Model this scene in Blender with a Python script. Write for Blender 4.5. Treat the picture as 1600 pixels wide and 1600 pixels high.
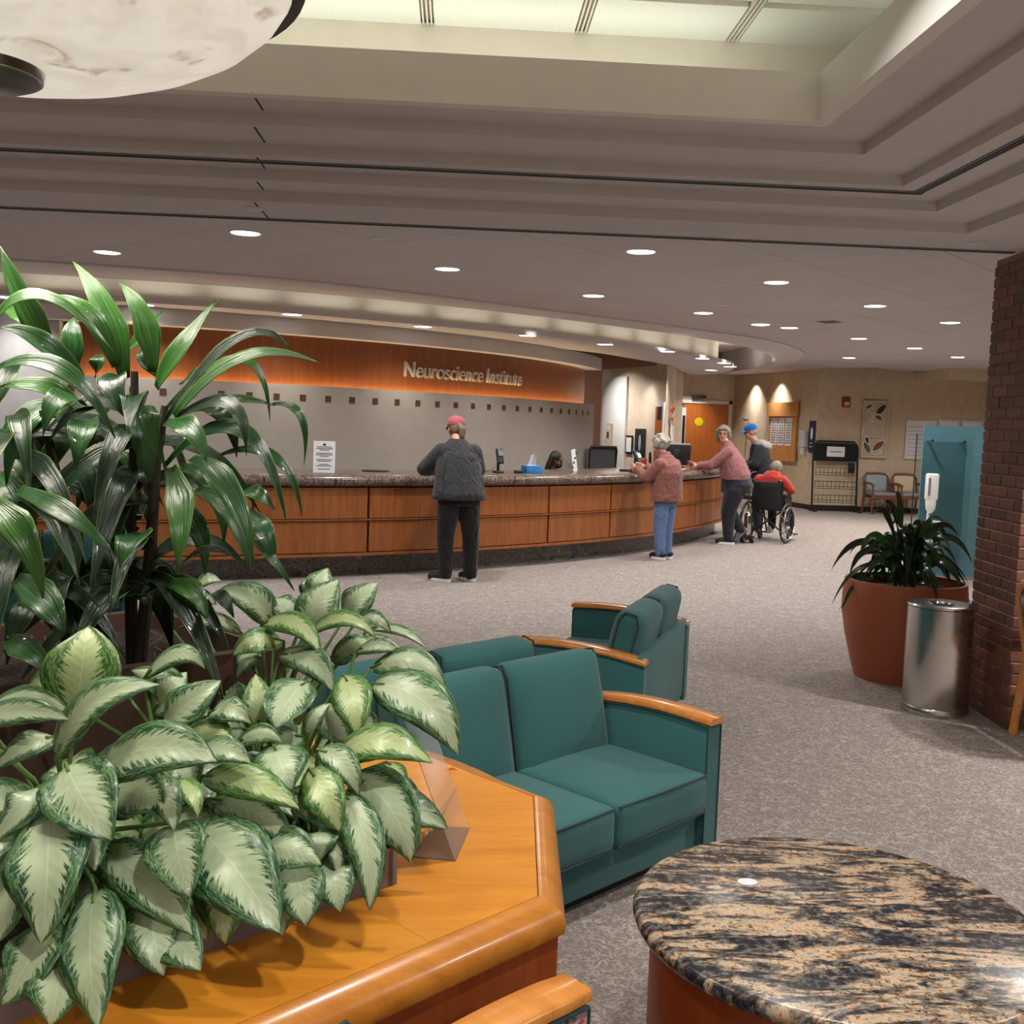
import bpy, bmesh, math, random
from math import sin, cos, pi, radians, atan2, hypot, sqrt
from mathutils import Vector, Matrix
import numpy as np
for _o in list(bpy.data.objects): bpy.data.objects.remove(_o)
SC = bpy.context.scene
COL = SC.collection
random.seed(7)

# ---------------------------------------------------------------- camera
HC, PITCH, ROLL, YAW, FPX = 1.62, .082, .0345, .0543, 1628.0
def make_camera():
    fw = Vector((sin(YAW)*cos(PITCH), cos(YAW)*cos(PITCH), -sin(PITCH)))
    rt = Vector((cos(YAW), -sin(YAW), 0)); up = rt.cross(fw)
    c, s = cos(ROLL), sin(ROLL)
    r2 = c*rt + s*up; u2 = -s*rt + c*up
    cd = bpy.data.cameras.new('camera'); cd.sensor_width = 36; cd.lens = FPX/1600*36
    cd.clip_start = .05; cd.clip_end = 200
    co = bpy.data.objects.new('camera', cd); COL.objects.link(co)
    m = Matrix.Identity(4)
    for i in range(3):
        m[i][0] = r2[i]; m[i][1] = u2[i]; m[i][2] = -fw[i]
    m[0][3], m[1][3], m[2][3] = 0, 0, HC
    co.matrix_world = m
    SC.camera = co
make_camera()
# ---------------------------------------------------------------- world, exposure
SC.view_settings.view_transform = 'Standard'
SC.view_settings.look = 'None'
SC.view_settings.gamma = 1
SC.view_settings.use_curve_mapping = False
SC.view_settings.exposure = 0.0
W = bpy.data.worlds.new('world'); SC.world = W; W.use_nodes = True
W.node_tree.nodes['Background'].inputs[0].default_value = (.9, .85, .8, 1)
W.node_tree.nodes['Background'].inputs[1].default_value = .02
DOWN_W = 34.0      # tile ceiling downlights
SOFFIT_W = 9.5     # soffit downlights
COVE_W = 9.0      # cove lamps of the raised ceiling
LAMP = (1.0, .96, .91)
LAMPC = (.93, .96, 1.0)
def area_light(name, loc, power, size, color=LAMP, rot=(0, 0, 0), spread=140, size_y=None, shape='DISK'):
    ld = bpy.data.lights.new(name, 'AREA'); ld.energy = power; ld.shape = shape; ld.size = size
    if size_y: ld.shape = 'RECTANGLE'; ld.size_y = size_y
    ld.color = color; ld.spread = radians(spread)
    lo = bpy.data.objects.new(name, ld); lo.location = loc; lo.rotation_euler = rot; COL.objects.link(lo)
    return lo

# ---------------------------------------------------------------- object helpers
def tag(o, label=None, cat=None, group=None, kind=None):
    if label: o['label'] = label
    if cat: o['category'] = cat
    if group: o['group'] = group
    if kind: o['kind'] = kind
    return o
def thing(name, label, cat, loc=(0, 0, 0), rotz=0, group=None):
    o = bpy.data.objects.new(name, None); COL.objects.link(o)
    o.empty_display_size = .1
    o.location = loc; o.rotation_euler = (0, 0, rotz)
    return tag(o, label, cat, group)
class G:
    """collects shapes; obj() links them as ONE mesh object"""
    def __init__(s): s.v = []; s.f = []; s.uv = []
    def add(s, vs, fs, uvs=None):
        b = len(s.v); s.v += [tuple(p) for p in vs]; s.f += [tuple(i+b for i in f) for f in fs]
        s.uv += (list(uvs) if uvs else [(0, 0)]*len(vs)); return s
    def xf(s, M):
        s.v = [tuple(M @ Vector(p)) for p in s.v]; return s
    def box(s, c, d, rz=0, rx=0, ry=0):
        x, y, z = d[0]/2, d[1]/2, d[2]/2
        vs = [Vector(p) for p in ((-x,-y,-z),(x,-y,-z),(x,y,-z),(-x,y,-z),(-x,-y,z),(x,-y,z),(x,y,z),(-x,y,z))]
        if rz or rx or ry:
            R = Matrix.Rotation(rz, 3, 'Z') @ Matrix.Rotation(ry, 3, 'Y') @ Matrix.Rotation(rx, 3, 'X'); vs = [R @ p for p in vs]
        return s.add([p+Vector(c) for p in vs], [(0,3,2,1),(4,5,6,7),(0,1,5,4),(1,2,6,5),(2,3,7,6),(3,0,4,7)])
    def b2(s, x0, x1, y0, y1, z0, z1):
        return s.box(((x0+x1)/2, (y0+y1)/2, (z0+z1)/2), (abs(x1-x0), abs(y1-y0), abs(z1-z0)))
    def rbox(s, c, d, r, mid=1, puff=0, rz=0, rx=0, ry=0, axis=2):
        h = [k/2 for k in d]; r = min(r, min(h)*.999)
        def vals(hh):
            m = [(-hh+r)+(2*(hh-r))*k/(mid+1) for k in range(mid+2)]
            return [-hh, -hh+.3*r]+m+[hh-.3*r, hh]
        R = Matrix.Rotation(rz, 3, 'Z') @ Matrix.Rotation(ry, 3, 'Y') @ Matrix.Rotation(rx, 3, 'X')
        for ax in range(3):
            a, b = (ax+1) % 3, (ax+2) % 3
            for sg in (-1, 1):
                va, vb = vals(h[a]), vals(h[b]); vs = []
                for p in va:
                    for q in vb:
                        P = [0, 0, 0]; P[ax] = sg*h[ax]; P[a] = p; P[b] = q
                        Q = [max(-h[k]+r, min(h[k]-r, P[k])) for k in range(3)]
                        D = Vector(P)-Vector(Q); L = D.length or 1
                        N = Vector(Q)+D*(r/L)
                        if puff and ax == axis:
                            N[ax] += sg*puff*max(0, 1-(p/h[a])**2)*max(0, 1-(q/h[b])**2)
                        vs.append(R @ N + Vector(c))
                nb = len(vb); fs = []
                for i in range(len(va)-1):
                    for j in range(nb-1):
                        k = i*nb+j
                        fs.append((k, k+nb, k+nb+1, k+1) if sg > 0 else (k, k+1, k+nb+1, k+nb))
                s.add(vs, fs)
        return s
    def prism(s, poly, z0, z1):
        n = len(poly)
        s.add([(x, y, z0) for x, y in poly]+[(x, y, z1) for x, y in poly],
              [tuple(range(n-1, -1, -1)), tuple(range(n, 2*n))]+[(i, (i+1) % n, n+(i+1) % n, n+i) for i in range(n)])
        return s
    def loft(s, rings, close=True):
        n = len(rings[0]); vs = [p for r in rings for p in r]; fs = []
        for k in range(len(rings)-1):
            for i in range(n):
                j = (i+1) % n; fs.append((k*n+i, k*n+j, (k+1)*n+j, (k+1)*n+i))
        if close: fs += [tuple(range(n-1, -1, -1)), tuple(range((len(rings)-1)*n, len(rings)*n))]
        return s.add(vs, fs)
    def lathe(s, prof, c=(0, 0, 0), n=32, cap=True):
        rings = [[(c[0]+r*cos(2*pi*i/n), c[1]+r*sin(2*pi*i/n), c[2]+z) for i in range(n)] for r, z in prof]
        return s.loft(rings, cap)
    def tube(s, path, r, n=8, cap=True):
        P = [Vector(p) for p in path]; rings = []
        rr = r if isinstance(r, (list, tuple)) else [r]*len(P)
        up = Vector((0, 0, 1))
        T0 = (P[1]-P[0]).normalized()
        if abs(T0.z) > .9: up = Vector((1, 0, 0))
        A = T0.cross(up).normalized()
        for i, p in enumerate(P):
            T = ((P[min(i+1, len(P)-1)]-P[max(i-1, 0)])).normalized()
            A = (A-T*A.dot(T)).normalized(); B = T.cross(A)
            rings.append([p+(A*cos(2*pi*k/n)+B*sin(2*pi*k/n))*rr[i] for k in range(n)])
        return s.loft(rings, cap)
    def sph(s, c, r, n=12, m=8, R=None):
        rx, ry, rz = (r, r, r) if not isinstance(r, (tuple, list)) else r
        vs = [Vector((0, 0, -rz))]; fs = []
        for j in range(1, m):
            a = -pi/2+pi*j/m
            for i in range(n): vs.append(Vector((rx*cos(a)*cos(2*pi*i/n), ry*cos(a)*sin(2*pi*i/n), rz*sin(a))))
        vs.append(Vector((0, 0, rz))); L = len(vs)-1
        for i in range(n):
            k = (i+1) % n; fs.append((0, 1+k, 1+i)); fs.append((L, L-n+i, L-n+k))
            for j in range(m-2): fs.append((1+j*n+i, 1+j*n+k, 1+(j+1)*n+k, 1+(j+1)*n+i))
        if R is not None: vs = [R @ p for p in vs]
        return s.add([p+Vector(c) for p in vs], fs)
    def cone(s, p0, r0, p1, r1, n=12):
        """closed round-ended tapered limb"""
        p0, p1 = Vector(p0), Vector(p1); T = (p1-p0); L = T.length or 1e-6; T /= L
        A = T.cross(Vector((0, 0, 1)) if abs(T.z) < .9 else Vector((1, 0, 0))).normalized(); B = T.cross(A)
        rings = []
        for a in (-80, -50, -20, 0): rings.append((p0+T*(r0*sin(radians(a))), r0*cos(radians(a))))
        for a in (0, 20, 50, 80): rings.append((p1+T*(r1*sin(radians(a))), r1*cos(radians(a))))
        return s.loft([[c+(A*cos(2*pi*k/n)+B*sin(2*pi*k/n))*r for k in range(n)] for c, r in rings])
    def limb(s, pts):
        for a, b in zip(pts, pts[1:]): s.cone(a[0], a[1], b[0], b[1])
        return s
    def torso(s, rings, n=20):
        """rings: (x, y, z, rx, ry)"""
        out = []
        for x, y, z, a, b in rings: out.append([(x+a*cos(2*pi*i/n), y+b*sin(2*pi*i/n), z) for i in range(n)])
        return s.loft(out)
    def mesh(s, name, m=None, smooth=False, uv=False, angle=None):
        me = bpy.data.meshes.new(name); me.from_pydata(s.v, [], s.f)
        if uv:
            l = me.uv_layers.new(name='UVMap')
            idx = [li.vertex_index for li in me.loops]
            l.data.foreach_set('uv', [c for i in idx for c in s.uv[i]])
        bm = bmesh.new(); bm.from_mesh(me)
        bmesh.ops.remove_doubles(bm, verts=bm.verts, dist=1e-5) if not uv else None
        bmesh.ops.recalc_face_normals(bm, faces=bm.faces) if not uv else None
        bm.to_mesh(me); bm.free()
        if smooth:
            me.polygons.foreach_set('use_smooth', [True]*len(me.polygons))
            if angle: me.set_sharp_from_angle(angle=radians(angle))
        if m: me.materials.append(m)
        me.update(); return me
    def obj(s, name, m, parent=None, smooth=False, uv=False, angle=40):
        o = bpy.data.objects.new(name, s.mesh(name, m, smooth, uv, angle)); COL.objects.link(o)
        if parent: o.parent = parent
        return o
    def blob(s, name, m, parent=None, voxel=.01, it=3):
        """fuse the closed shapes into one continuous smooth surface"""
        me = bpy.data.meshes.new('tmp'); me.from_pydata(s.v, [], s.f)
        bm = bmesh.new(); bm.from_mesh(me); bmesh.ops.recalc_face_normals(bm, faces=bm.faces); bm.to_mesh(me); bm.free()
        t = bpy.data.objects.new('tmp', me); COL.objects.link(t)
        r = t.modifiers.new('r', 'REMESH'); r.mode = 'VOXEL'; r.voxel_size = voxel
        if it:
            q = t.modifiers.new('s', 'SMOOTH'); q.factor = .5; q.iterations = it
        dg = bpy.context.evaluated_depsgraph_get(); dg.update()
        out = bpy.data.meshes.new_from_object(t.evaluated_get(dg))
        bpy.data.objects.remove(t); bpy.data.meshes.remove(me)
        out.name = name; out.materials.clear(); out.materials.append(m)
        out.polygons.foreach_set('use_smooth', [True]*len(out.polygons))
        o = bpy.data.objects.new(name, out); COL.objects.link(o)
        if parent: o.parent = parent
        return o
def structure(o): o['kind'] = 'structure'; return o
def stuff(o): o['kind'] = 'stuff'; return o
def inst(o, parent=None, loc=None, rotz=None, name=None):
    c = o.copy(); COL.objects.link(c); c.parent = parent if parent else o.parent
    if loc is not None: c.location = loc
    if rotz is not None: c.rotation_euler = (0, 0, rotz)
    return c
def dup(root, loc, rotz, label, group=None):
    r = root.copy(); COL.objects.link(r); r.location = loc; r.rotation_euler = (0, 0, rotz); r['label'] = label
    if group: r['group'] = group
    for ch in list(root.children):
        c = ch.copy(); COL.objects.link(c); c.parent = r
        for g in list(ch.children):
            d = g.copy(); COL.objects.link(d); d.parent = c
    return r

# ---------------------------------------------------------------- materials
class NT:
    def __init__(s, name):
        s.m = bpy.data.materials.new(name); s.m.use_nodes = True; s.t = s.m.node_tree
        s.b = s.t.nodes['Principled BSDF']
    def n(s, ty, **kw):
        x = s.t.nodes.new(ty)
        for k, v in kw.items():
            if k in x.inputs.keys(): x.inputs[k].default_value = v
            else: setattr(x, k, v)
        return x
    def l(s, a, b): s.t.links.new(a, b)
    def set(s, **kw):
        for k, v in kw.items(): s.b.inputs[k.replace('_', ' ')].default_value = v
    def ramp(s, fac, stops, interp='LINEAR'):
        r = s.n('ShaderNodeValToRGB'); r.color_ramp.interpolation = interp; e = r.color_ramp.elements
        while len(e) < len(stops): e.new(.5)
        for k, (p, c) in enumerate(stops): e[k].position = p; e[k].color = (*c, 1)
        s.l(fac, r.inputs[0]); return r.outputs[0]
    def coord(s, kind='Object', scale=(1, 1, 1), rot=(0, 0, 0)):
        tc = s.n('ShaderNodeTexCoord'); mp = s.n('ShaderNodeMapping')
        mp.inputs['Scale'].default_value = scale; mp.inputs['Rotation'].default_value = rot
        s.l(tc.outputs[kind], mp.inputs[0]); return mp.outputs[0]
    def noise(s, vec, scale, detail=4, rough=.55, dist=0):
        x = s.n('ShaderNodeTexNoise'); x.inputs['Scale'].default_value = scale; x.inputs['Detail'].default_value = detail
        x.inputs['Roughness'].default_value = rough; x.inputs['Distortion'].default_value = dist
        s.l(vec, x.inputs['Vector']); return x.outputs[0]
    def math(s, op, a, b=None):
        x = s.n('ShaderNodeMath', operation=op)
        for i, v in enumerate((a, b)):
            if v is None: continue
            if isinstance(v, (int, float)): x.inputs[i].default_value = v
            else: s.l(v, x.inputs[i])
        return x.outputs[0]
    def mix(s, f, a, b, blend='MIX'):
        x = s.n('ShaderNodeMix', data_type='RGBA', blend_type=blend)
        for v, i in ((f, 0), (a, 6), (b, 7)):
            if isinstance(v, (int, float)): x.inputs[i].default_value = v
            elif isinstance(v, tuple): x.inputs[i].default_value = (*v, 1)
            else: s.l(v, x.inputs[i])
        return x.outputs[2]
    def bump(s, h, strength=.3, dist=.01):
        x = s.n('ShaderNodeBump'); x.inputs['Strength'].default_value = strength; x.inputs['Distance'].default_value = dist
        s.l(h, x.inputs['Height']); s.l(x.outputs[0], s.b.inputs['Normal'])
    def col(s, c): s.l(c, s.b.inputs['Base Color'])
def srgb(r, g, b):
    f = lambda c: (c/255/12.92) if c/255 <= .04045 else ((c/255+.055)/1.055)**2.4
    return (f(r), f(g), f(b))
def plain(name, c, rough=.6, metal=0, var=.08, scale=6, bump=0, bscale=200, **kw):
    x = NT(name); x.set(Roughness=rough, Metallic=metal, **kw)
    v = x.coord(); f = x.noise(v, scale, 3)
    x.col(x.ramp(f, [(.3, tuple(k*(1-var) for k in c)), (.7, tuple(min(1, k*(1+var)) for k in c))]))
    if bump: x.bump(x.noise(v, bscale, 2), bump, .004)
    return x.m
def emis(name, c, s):
    x = NT(name); x.set(Base_Color=(*c, 1), Emission_Color=(*c, 1), Emission_Strength=s, Roughness=.5); return x.m
def wood(name, c1, c2, rough=.35, scale=(1, 1, 1), rot=(0, 0, 0), coat=.0, big=3.0):
    x = NT(name); x.set(Roughness=rough, Coat_Weight=coat, Coat_Roughness=.15)
    v = x.coord('Object', scale, rot)
    f = x.noise(v, big, 6, .6, .6); g = x.noise(v, big*9, 3, .7, .2)
    mixf = x.math('ADD', x.math('MULTIPLY', f, .7), x.math('MULTIPLY', g, .3))
    x.col(x.ramp(mixf, [(.32, c1), (.68, c2)])); x.bump(g, .04, .002); return x.m

MAT = {}
def build_materials():
    M = MAT
    M['signwall'] = plain('sign_wall_paint', srgb(172, 164, 154), .85, var=.04, bump=.05)
    M['wall'] = plain('wall_paint', srgb(216, 196, 174), .85, bump=.05)
    M['wall_tan'] = plain('tan_wall_paint', srgb(208, 188, 160), .85, bump=.05)
    M['wall_grey'] = plain('grey_wall_paint', srgb(200, 198, 200), .85)
    M['wall_brown'] = plain('brown_wall_paint', srgb(140, 98, 82), .85)
    M['ceil'] = plain('ceiling_paint', srgb(206, 201, 203), .9, var=.02)
    M['cream'] = plain('cream_paint', srgb(222, 214, 198), .85, var=.03)
    M['white'] = plain('white_paint', srgb(228, 225, 220), .6, var=.02)
    x = NT('acoustic_tile'); x.set(Roughness=.95); v = x.coord(); f = x.noise(v, 160, 2); g = x.noise(v, 1.2, 2)
    x.col(x.mix(x.ramp(g, [(.3, (.94, .94, .94)), (.7, (1, 1, 1))]), (0, 0, 0), x.ramp(f, [(.3, srgb(188, 182, 182)), (.7, srgb(204, 198, 197))]))); x.bump(f, .2, .003); M['tile'] = x.m
    M['tile_pale'] = plain('pale_acoustic_tile', srgb(232, 232, 218), .9, var=.05, scale=90, bump=.3, bscale=120)
    M['dark_gap'] = plain('dark_gap', (.012, .012, .014), .8)
    M['black'] = plain('black_plastic', (.012, .012, .013), .45)
    M['black_metal'] = plain('black_metal', (.012, .014, .014), .4, .3)
    M['grey_plastic'] = plain('grey_plastic', srgb(120, 122, 126), .5)
    M['lightgrey'] = plain('light_grey_plastic', srgb(205, 205, 208), .4)
    M['paper'] = plain('paper', srgb(228, 226, 228), .8, var=.02)
    M['ink'] = plain('ink', (.05, .05, .06), .8)
    M['chrome'] = plain('chrome', (.75, .75, .75), .18, 1.0, var=.02)
    # brushed steel: vertical satin finish
    x = NT('brushed_steel'); x.set(Metallic=1, Roughness=.2, Anisotropic=.9); v = x.coord('Object', (1, 1, 60)); f = x.noise(v, 12, 3)
    x.col(x.ramp(f, [(.3, (.50, .48, .46)), (.7, (.62, .60, .58))])); M['steel'] = x.m
    x = NT('dark_steel'); x.set(Metallic=1, Roughness=.3, Base_Color=(.16, .15, .15, 1)); M['dark_steel'] = x.m
    # carpet: beige worm pattern on mauve grey
    x = NT('carpet'); x.set(Roughness=1.0, Specular_IOR_Level=.1); v = x.coord('Object')
    n1 = x.noise(v, 24, 1.0, .5, .9); n2 = x.noise(v, 31, .6, .5, 1.3)
    w1 = x.ramp(x.math('ABSOLUTE', x.math('SUBTRACT', n1, .5)), [(.022, (1, 1, 1)), (.05, (0, 0, 0))])
    w2 = x.ramp(x.math('ABSOLUTE', x.math('SUBTRACT', n2, .44)), [(.018, (1, 1, 1)), (.045, (0, 0, 0))])
    ww = x.math('MAXIMUM', w1, w2); fine = x.noise(v, 260, 2); br = x.noise(v, 9, 2)
    ww = x.math('MULTIPLY', ww, x.ramp(br, [(.35, (.55, .55, .55)), (.6, (1, 1, 1))]))
    base = x.ramp(fine, [(.35, srgb(114, 104, 99)), (.65, srgb(148, 137, 131))])
    lite = x.ramp(fine, [(.35, srgb(152, 142, 135)), (.65, srgb(188, 178, 169))])
    x.col(x.mix(ww, base, lite)); x.bump(x.math('ADD', fine, ww), .5, .006); M['carpet'] = x.m
    # woods
    M['cherry'] = wood('cherry_veneer', srgb(124, 68, 32), srgb(164, 98, 48), .4, (6, 6, .5), coat=.15)
    M['cherry_dark'] = wood('cherry_reveal', srgb(84, 34, 18), srgb(104, 46, 26), .4, (4, 4, .5))
    M['maple'] = wood('honey_deck', srgb(196, 118, 24), srgb(228, 154, 46), .38, (.8, 5, 5), (0, 0, radians(-42)), coat=.1, big=1.6)
    M['nosing'] = wood('honey_nosing', srgb(174, 102, 28), srgb(208, 138, 50), .32, (1, 6, 6), (0, 0, radians(-42)), coat=.3)
    M['boxwood'] = wood('box_side', srgb(140, 62, 26), srgb(172, 86, 38), .42, (5, 5, .6), coat=.05)
    M['armwood'] = wood('arm_cap_wood', srgb(184, 110, 42), srgb(216, 146, 68), .3, (2, 8, 8), coat=.3)
    M['orange_panel'] = wood('orange_veneer', srgb(112, 60, 28), srgb(140, 80, 40), .4, (7, 7, .4), coat=.1)
    M['doorwood'] = wood('door_veneer', srgb(176, 92, 36), srgb(204, 118, 50), .4, (6, 6, .4))
    M['boardwood'] = wood('notice_board_wood', srgb(190, 128, 68), srgb(216, 156, 92), .45, (5, 5, .5))
    M['chairwood'] = wood('chair_wood', srgb(100, 58, 40), srgb(126, 74, 52), .4, (5, 5, 1))
    M['inset'] = wood('inset_wood', srgb(74, 46, 22), srgb(104, 68, 34), .5, (8, 8, 8))
    # terracotta
    M['terracotta'] = plain('terracotta', srgb(158, 84, 54), .5, var=.08, scale=4, bump=.05)
    M['potbrown'] = plain('brown_pot', srgb(78, 54, 44), .7, var=.1)
    M['laminate'] = plain('grey_laminate', srgb(124, 114, 120), .5, var=.03)
    x = NT('soil'); x.set(Roughness=1); v = x.coord(); f = x.noise(v, 60, 6, .7); x.col(x.ramp(f, [(.35, (.012, .009, .007)), (.7, (.09, .066, .045))])); x.bump(f, .9, .03); M['soil'] = x.m
    M['moss'] = plain('dry_moss', srgb(120, 104, 78), 1, var=.4, scale=60)
    # teal upholstery
    def cloth(name, c, sc=420, fold=0):
        x = NT(name); x.set(Roughness=.85, Sheen_Weight=.15); v = x.coord(); f = x.noise(v, sc, 2); g = x.noise(v, 5, 3)
        x.col(x.mix(x.ramp(g, [(.3, (.86, .86, .86)), (.7, (1, 1, 1))]), (0, 0, 0), x.ramp(f, [(.35, tuple(k*.8 for k in c)), (.65, tuple(k*1.18 for k in c))])))
        if fold: x.bump(x.math('ADD', x.noise(x.coord('Object', (1, 1, .55)), 9, 3, .55, 1.6), x.math('MULTIPLY', f, .04)), .7, fold)
        else: x.bump(f, .15, .002)
        return x.m
    M['teal'] = cloth('teal_fabric', srgb(44, 100, 101)); M['teal_piping'] = cloth('teal_piping', srgb(24, 58, 60))
    x = NT('floral_fabric'); x.set(Roughness=.9); v = x.coord(); vo = x.n('ShaderNodeTexVoronoi'); vo.inputs['Scale'].default_value = 16; x.l(v, vo.inputs['Vector'])
    f = x.noise(v, 22, 4, .6, 1.5)
    x.col(x.mix(x.ramp(vo.outputs['Distance'], [(.30, (1, 1, 1)), (.42, (0, 0, 0))]), x.ramp(f, [(.4, srgb(46, 62, 66)), (.5, srgb(96, 116, 112)), (.6, srgb(58, 70, 62))], 'CONSTANT'), x.ramp(f, [(.38, srgb(126, 56, 66)), (.5, srgb(190, 130, 128)), (.6, srgb(168, 160, 166))])))
    M['floral'] = x.m
    # granites
    def granite(name, cols, warp, sc, rough, speck):
        x = NT(name); x.set(Roughness=rough)
        v = x.coord('Object', warp, (0, 0, radians(24)))
        a = x.noise(v, sc, 6, .62, 2.2); b = x.noise(x.coord('Object'), speck, 4, .75); c = x.noise(x.coord('Object'), speck*2.6, 2, .6)
        s = x.math('ADD', x.math('MULTIPLY', a, .62), x.math('ADD', x.math('MULTIPLY', b, .30), x.math('MULTIPLY', c, .16)))
        x.col(x.ramp(s, cols)); return x.m
    x = NT('table_granite'); x.set(Roughness=.27, Specular_IOR_Level=.35); v = x.coord('Object', (.9, 3.2, 1), (0, 0, radians(30)))
    a = x.noise(v, 2.6, 5, .6, 2.6); b = x.noise(x.coord('Object'), 95, 3, .7); c = x.noise(x.coord('Object'), 38, 4, .65); d = x.noise(v, 11, 5, .65, 1.4)
    body = x.ramp(c, [(.34, srgb(146, 118, 94)), (.48, srgb(204, 170, 136)), (.58, srgb(156, 152, 138)), (.68, srgb(210, 174, 144))])
    dark = x.ramp(c, [(.36, srgb(24, 24, 30)), (.52, srgb(48, 48, 54)), (.62, srgb(112, 110, 104)), (.72, srgb(30, 30, 36))])
    band = x.ramp(x.math('ADD', x.math('MULTIPLY', a, .62), x.math('MULTIPLY', d, .38)), [(.465, (1, 1, 1)), (.505, (.6, .6, .6)), (.535, (0, 0, 0))])
    flecks = x.ramp(x.math('SUBTRACT', b, x.math('MULTIPLY', x.math('SUBTRACT', a, .5), .5)), [(.52, (0, 0, 0)), (.56, (1, 1, 1))])
    x.col(x.mix(x.math('MAXIMUM', band, x.math('MULTIPLY', flecks, .85)), body, dark)); M['granite'] = x.m
    M['granite2'] = granite('counter_granite', [(.40, srgb(28, 25, 26)), (.47, srgb(70, 60, 56)), (.53, srgb(140, 122, 106)), (.57, srgb(58, 50, 48)), (.64, srgb(120, 102, 90)), (.72, srgb(168, 150, 132))], (3.6, 3.6, .5), 1.7, .2, 30)
    M['kick'] = granite('toe_kick_granite', [(.40, srgb(26, 26, 28)), (.49, srgb(78, 76, 74)), (.54, srgb(124, 116, 106)), (.58, srgb(48, 48, 50)), (.66, srgb(150, 140, 126))], (1.2, 1.2, 1.6), 2.6, .3, 22)
    # alabaster bowl (a lit lamp shade)
    x = NT('alabaster'); x.set(Roughness=.4); v = x.coord('Object', (1, 1, 1.4)); f = x.noise(v, 3.2, 6, .6, 1.2); g = x.noise(v, 8, 3, .6, .6)
    c = x.mix(x.ramp(g, [(.62, (0, 0, 0)), (.72, (.75, .75, .75))]), x.ramp(f, [(.3, srgb(200, 192, 178)), (.55, srgb(226, 220, 208)), (.75, srgb(210, 200, 184))]), srgb(168, 150, 128))
    x.col(c); x.l(c, x.b.inputs['Emission Color']); x.set(Emission_Strength=.72); M['alabaster'] = x.m
    M['lamp_on'] = emis('lamp_lens', (1, .97, .93), 7)
    M['lamp_cool'] = emis('lamp_lens_cool', (.93, .96, 1), 7)
    M['lamp_dim'] = emis('lamp_lens_dim', (1, .93, .85), .6)
    M['trim_ring'] = plain('downlight_trim', srgb(210, 204, 200), .4)
    M['led'] = emis('led_strip', (1, .76, .40), 28)
    # glass
    x = NT('clear_glass'); x.set(Base_Color=(.86, .95, .93, 1), Roughness=.02, Transmission_Weight=1, IOR=1.08, Alpha=1); M['glass'] = x.m
    x = NT('acrylic'); x.set(Base_Color=(.93, .93, .96, 1), Roughness=.04, Transmission_Weight=.92, IOR=1.12); M['acrylic'] = x.m
    x = NT('teal_glass'); x.set(Roughness=.35); v = x.coord(); f = x.noise(v, 1.5, 2); x.col(x.ramp(f, [(.3, srgb(84, 122, 134)), (.7, srgb(98, 138, 148))])); M['tealglass'] = x.m
    # bricks
    for i, c in enumerate([(112, 74, 60), (102, 66, 54), (124, 80, 62), (90, 60, 50)]):
        M['brick%d' % i] = plain('brick_%s' % 'abcd'[i], srgb(*c), .55, var=.15, scale=24, bump=.25, bscale=90)
    M['mortar'] = plain('mortar', srgb(150, 116, 96), .95, bump=.3)
    M['base'] = plain('rubber_base', srgb(44, 34, 34), .6)
    # leaves
    def aglao(name, g1, g2, p1, p2, wid):
        x = NT(name); x.set(Roughness=.40, Coat_Weight=.05, Subsurface_Weight=0)
        uv = x.n('ShaderNodeUVMap'); sp = x.n('ShaderNodeSeparateXYZ'); x.l(uv.outputs[0], sp.inputs[0])
        au = x.math('ABSOLUTE', x.math('SUBTRACT', sp.outputs[0], .5))              # 0 midrib .. .5 edge
        vein = x.math('SUBTRACT', sp.outputs[1], x.math('MULTIPLY', au, .55))       # runs out towards the tip
        oi = x.n('ShaderNodeObjectInfo')
        cb = x.n('ShaderNodeCombineXYZ'); x.l(x.math('MULTIPLY', au, 3.0), cb.inputs[0]); x.l(x.math('MULTIPLY', vein, 34), cb.inputs[1]); x.l(x.math('ADD', x.math('MULTIPLY', oi.outputs['Random'], 50), x.math('MULTIPLY', x.math('GREATER_THAN', sp.outputs[0], .5), 7)), cb.inputs[2])
        n = x.noise(cb.outputs[0], 1.0, 3, .6, .3)
        cb2 = x.n('ShaderNodeCombineXYZ'); x.l(x.math('MULTIPLY', au, 26), cb2.inputs[0]); x.l(x.math('MULTIPLY', vein, 6), cb2.inputs[1]); x.l(x.math('MULTIPLY', oi.outputs['Random'], 31), cb2.inputs[2])
        n2 = x.noise(cb2.outputs[0], 1.0, 3, .6)
        edge = x.math('ADD', au, x.math('MULTIPLY', x.math('SUBTRACT', n, .5), .62))
        pale = x.ramp(edge, [(wid-.012, (1, 1, 1)), (wid+.012, (0, 0, 0))])
        green = x.ramp(n2, [(.38, g1), (.47, g1), (.51, p1), (.55, g2), (.62, g1), (.70, p1)])
        palec = x.ramp(x.noise(uv.outputs[0], 5, 3), [(.35, tuple(.75*a+.25*b for a, b in zip(p2, p1))), (.6, p2)])
        rib = x.ramp(au, [(.006, (.35, .35, .35)), (.016, (0, 0, 0))])
        x.col(x.mix(rib, x.mix(pale, green, palec), (.62, .66, .52)))
        x.bump(x.math('SINE', x.math('MULTIPLY', vein, 60)), .05, .004)
        return x.m
    M['aglao'] = aglao('aglaonema_leaf', srgb(26, 70, 42), srgb(72, 120, 66), srgb(128, 156, 110), srgb(168, 184, 150), .268)
    M['aglao_y'] = aglao('aglaonema_leaf_light', srgb(40, 90, 36), srgb(88, 134, 56), srgb(136, 162, 94), srgb(172, 188, 134), .25)
    M['newleaf'] = plain('young_leaf', srgb(104, 150, 54), .4)
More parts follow.
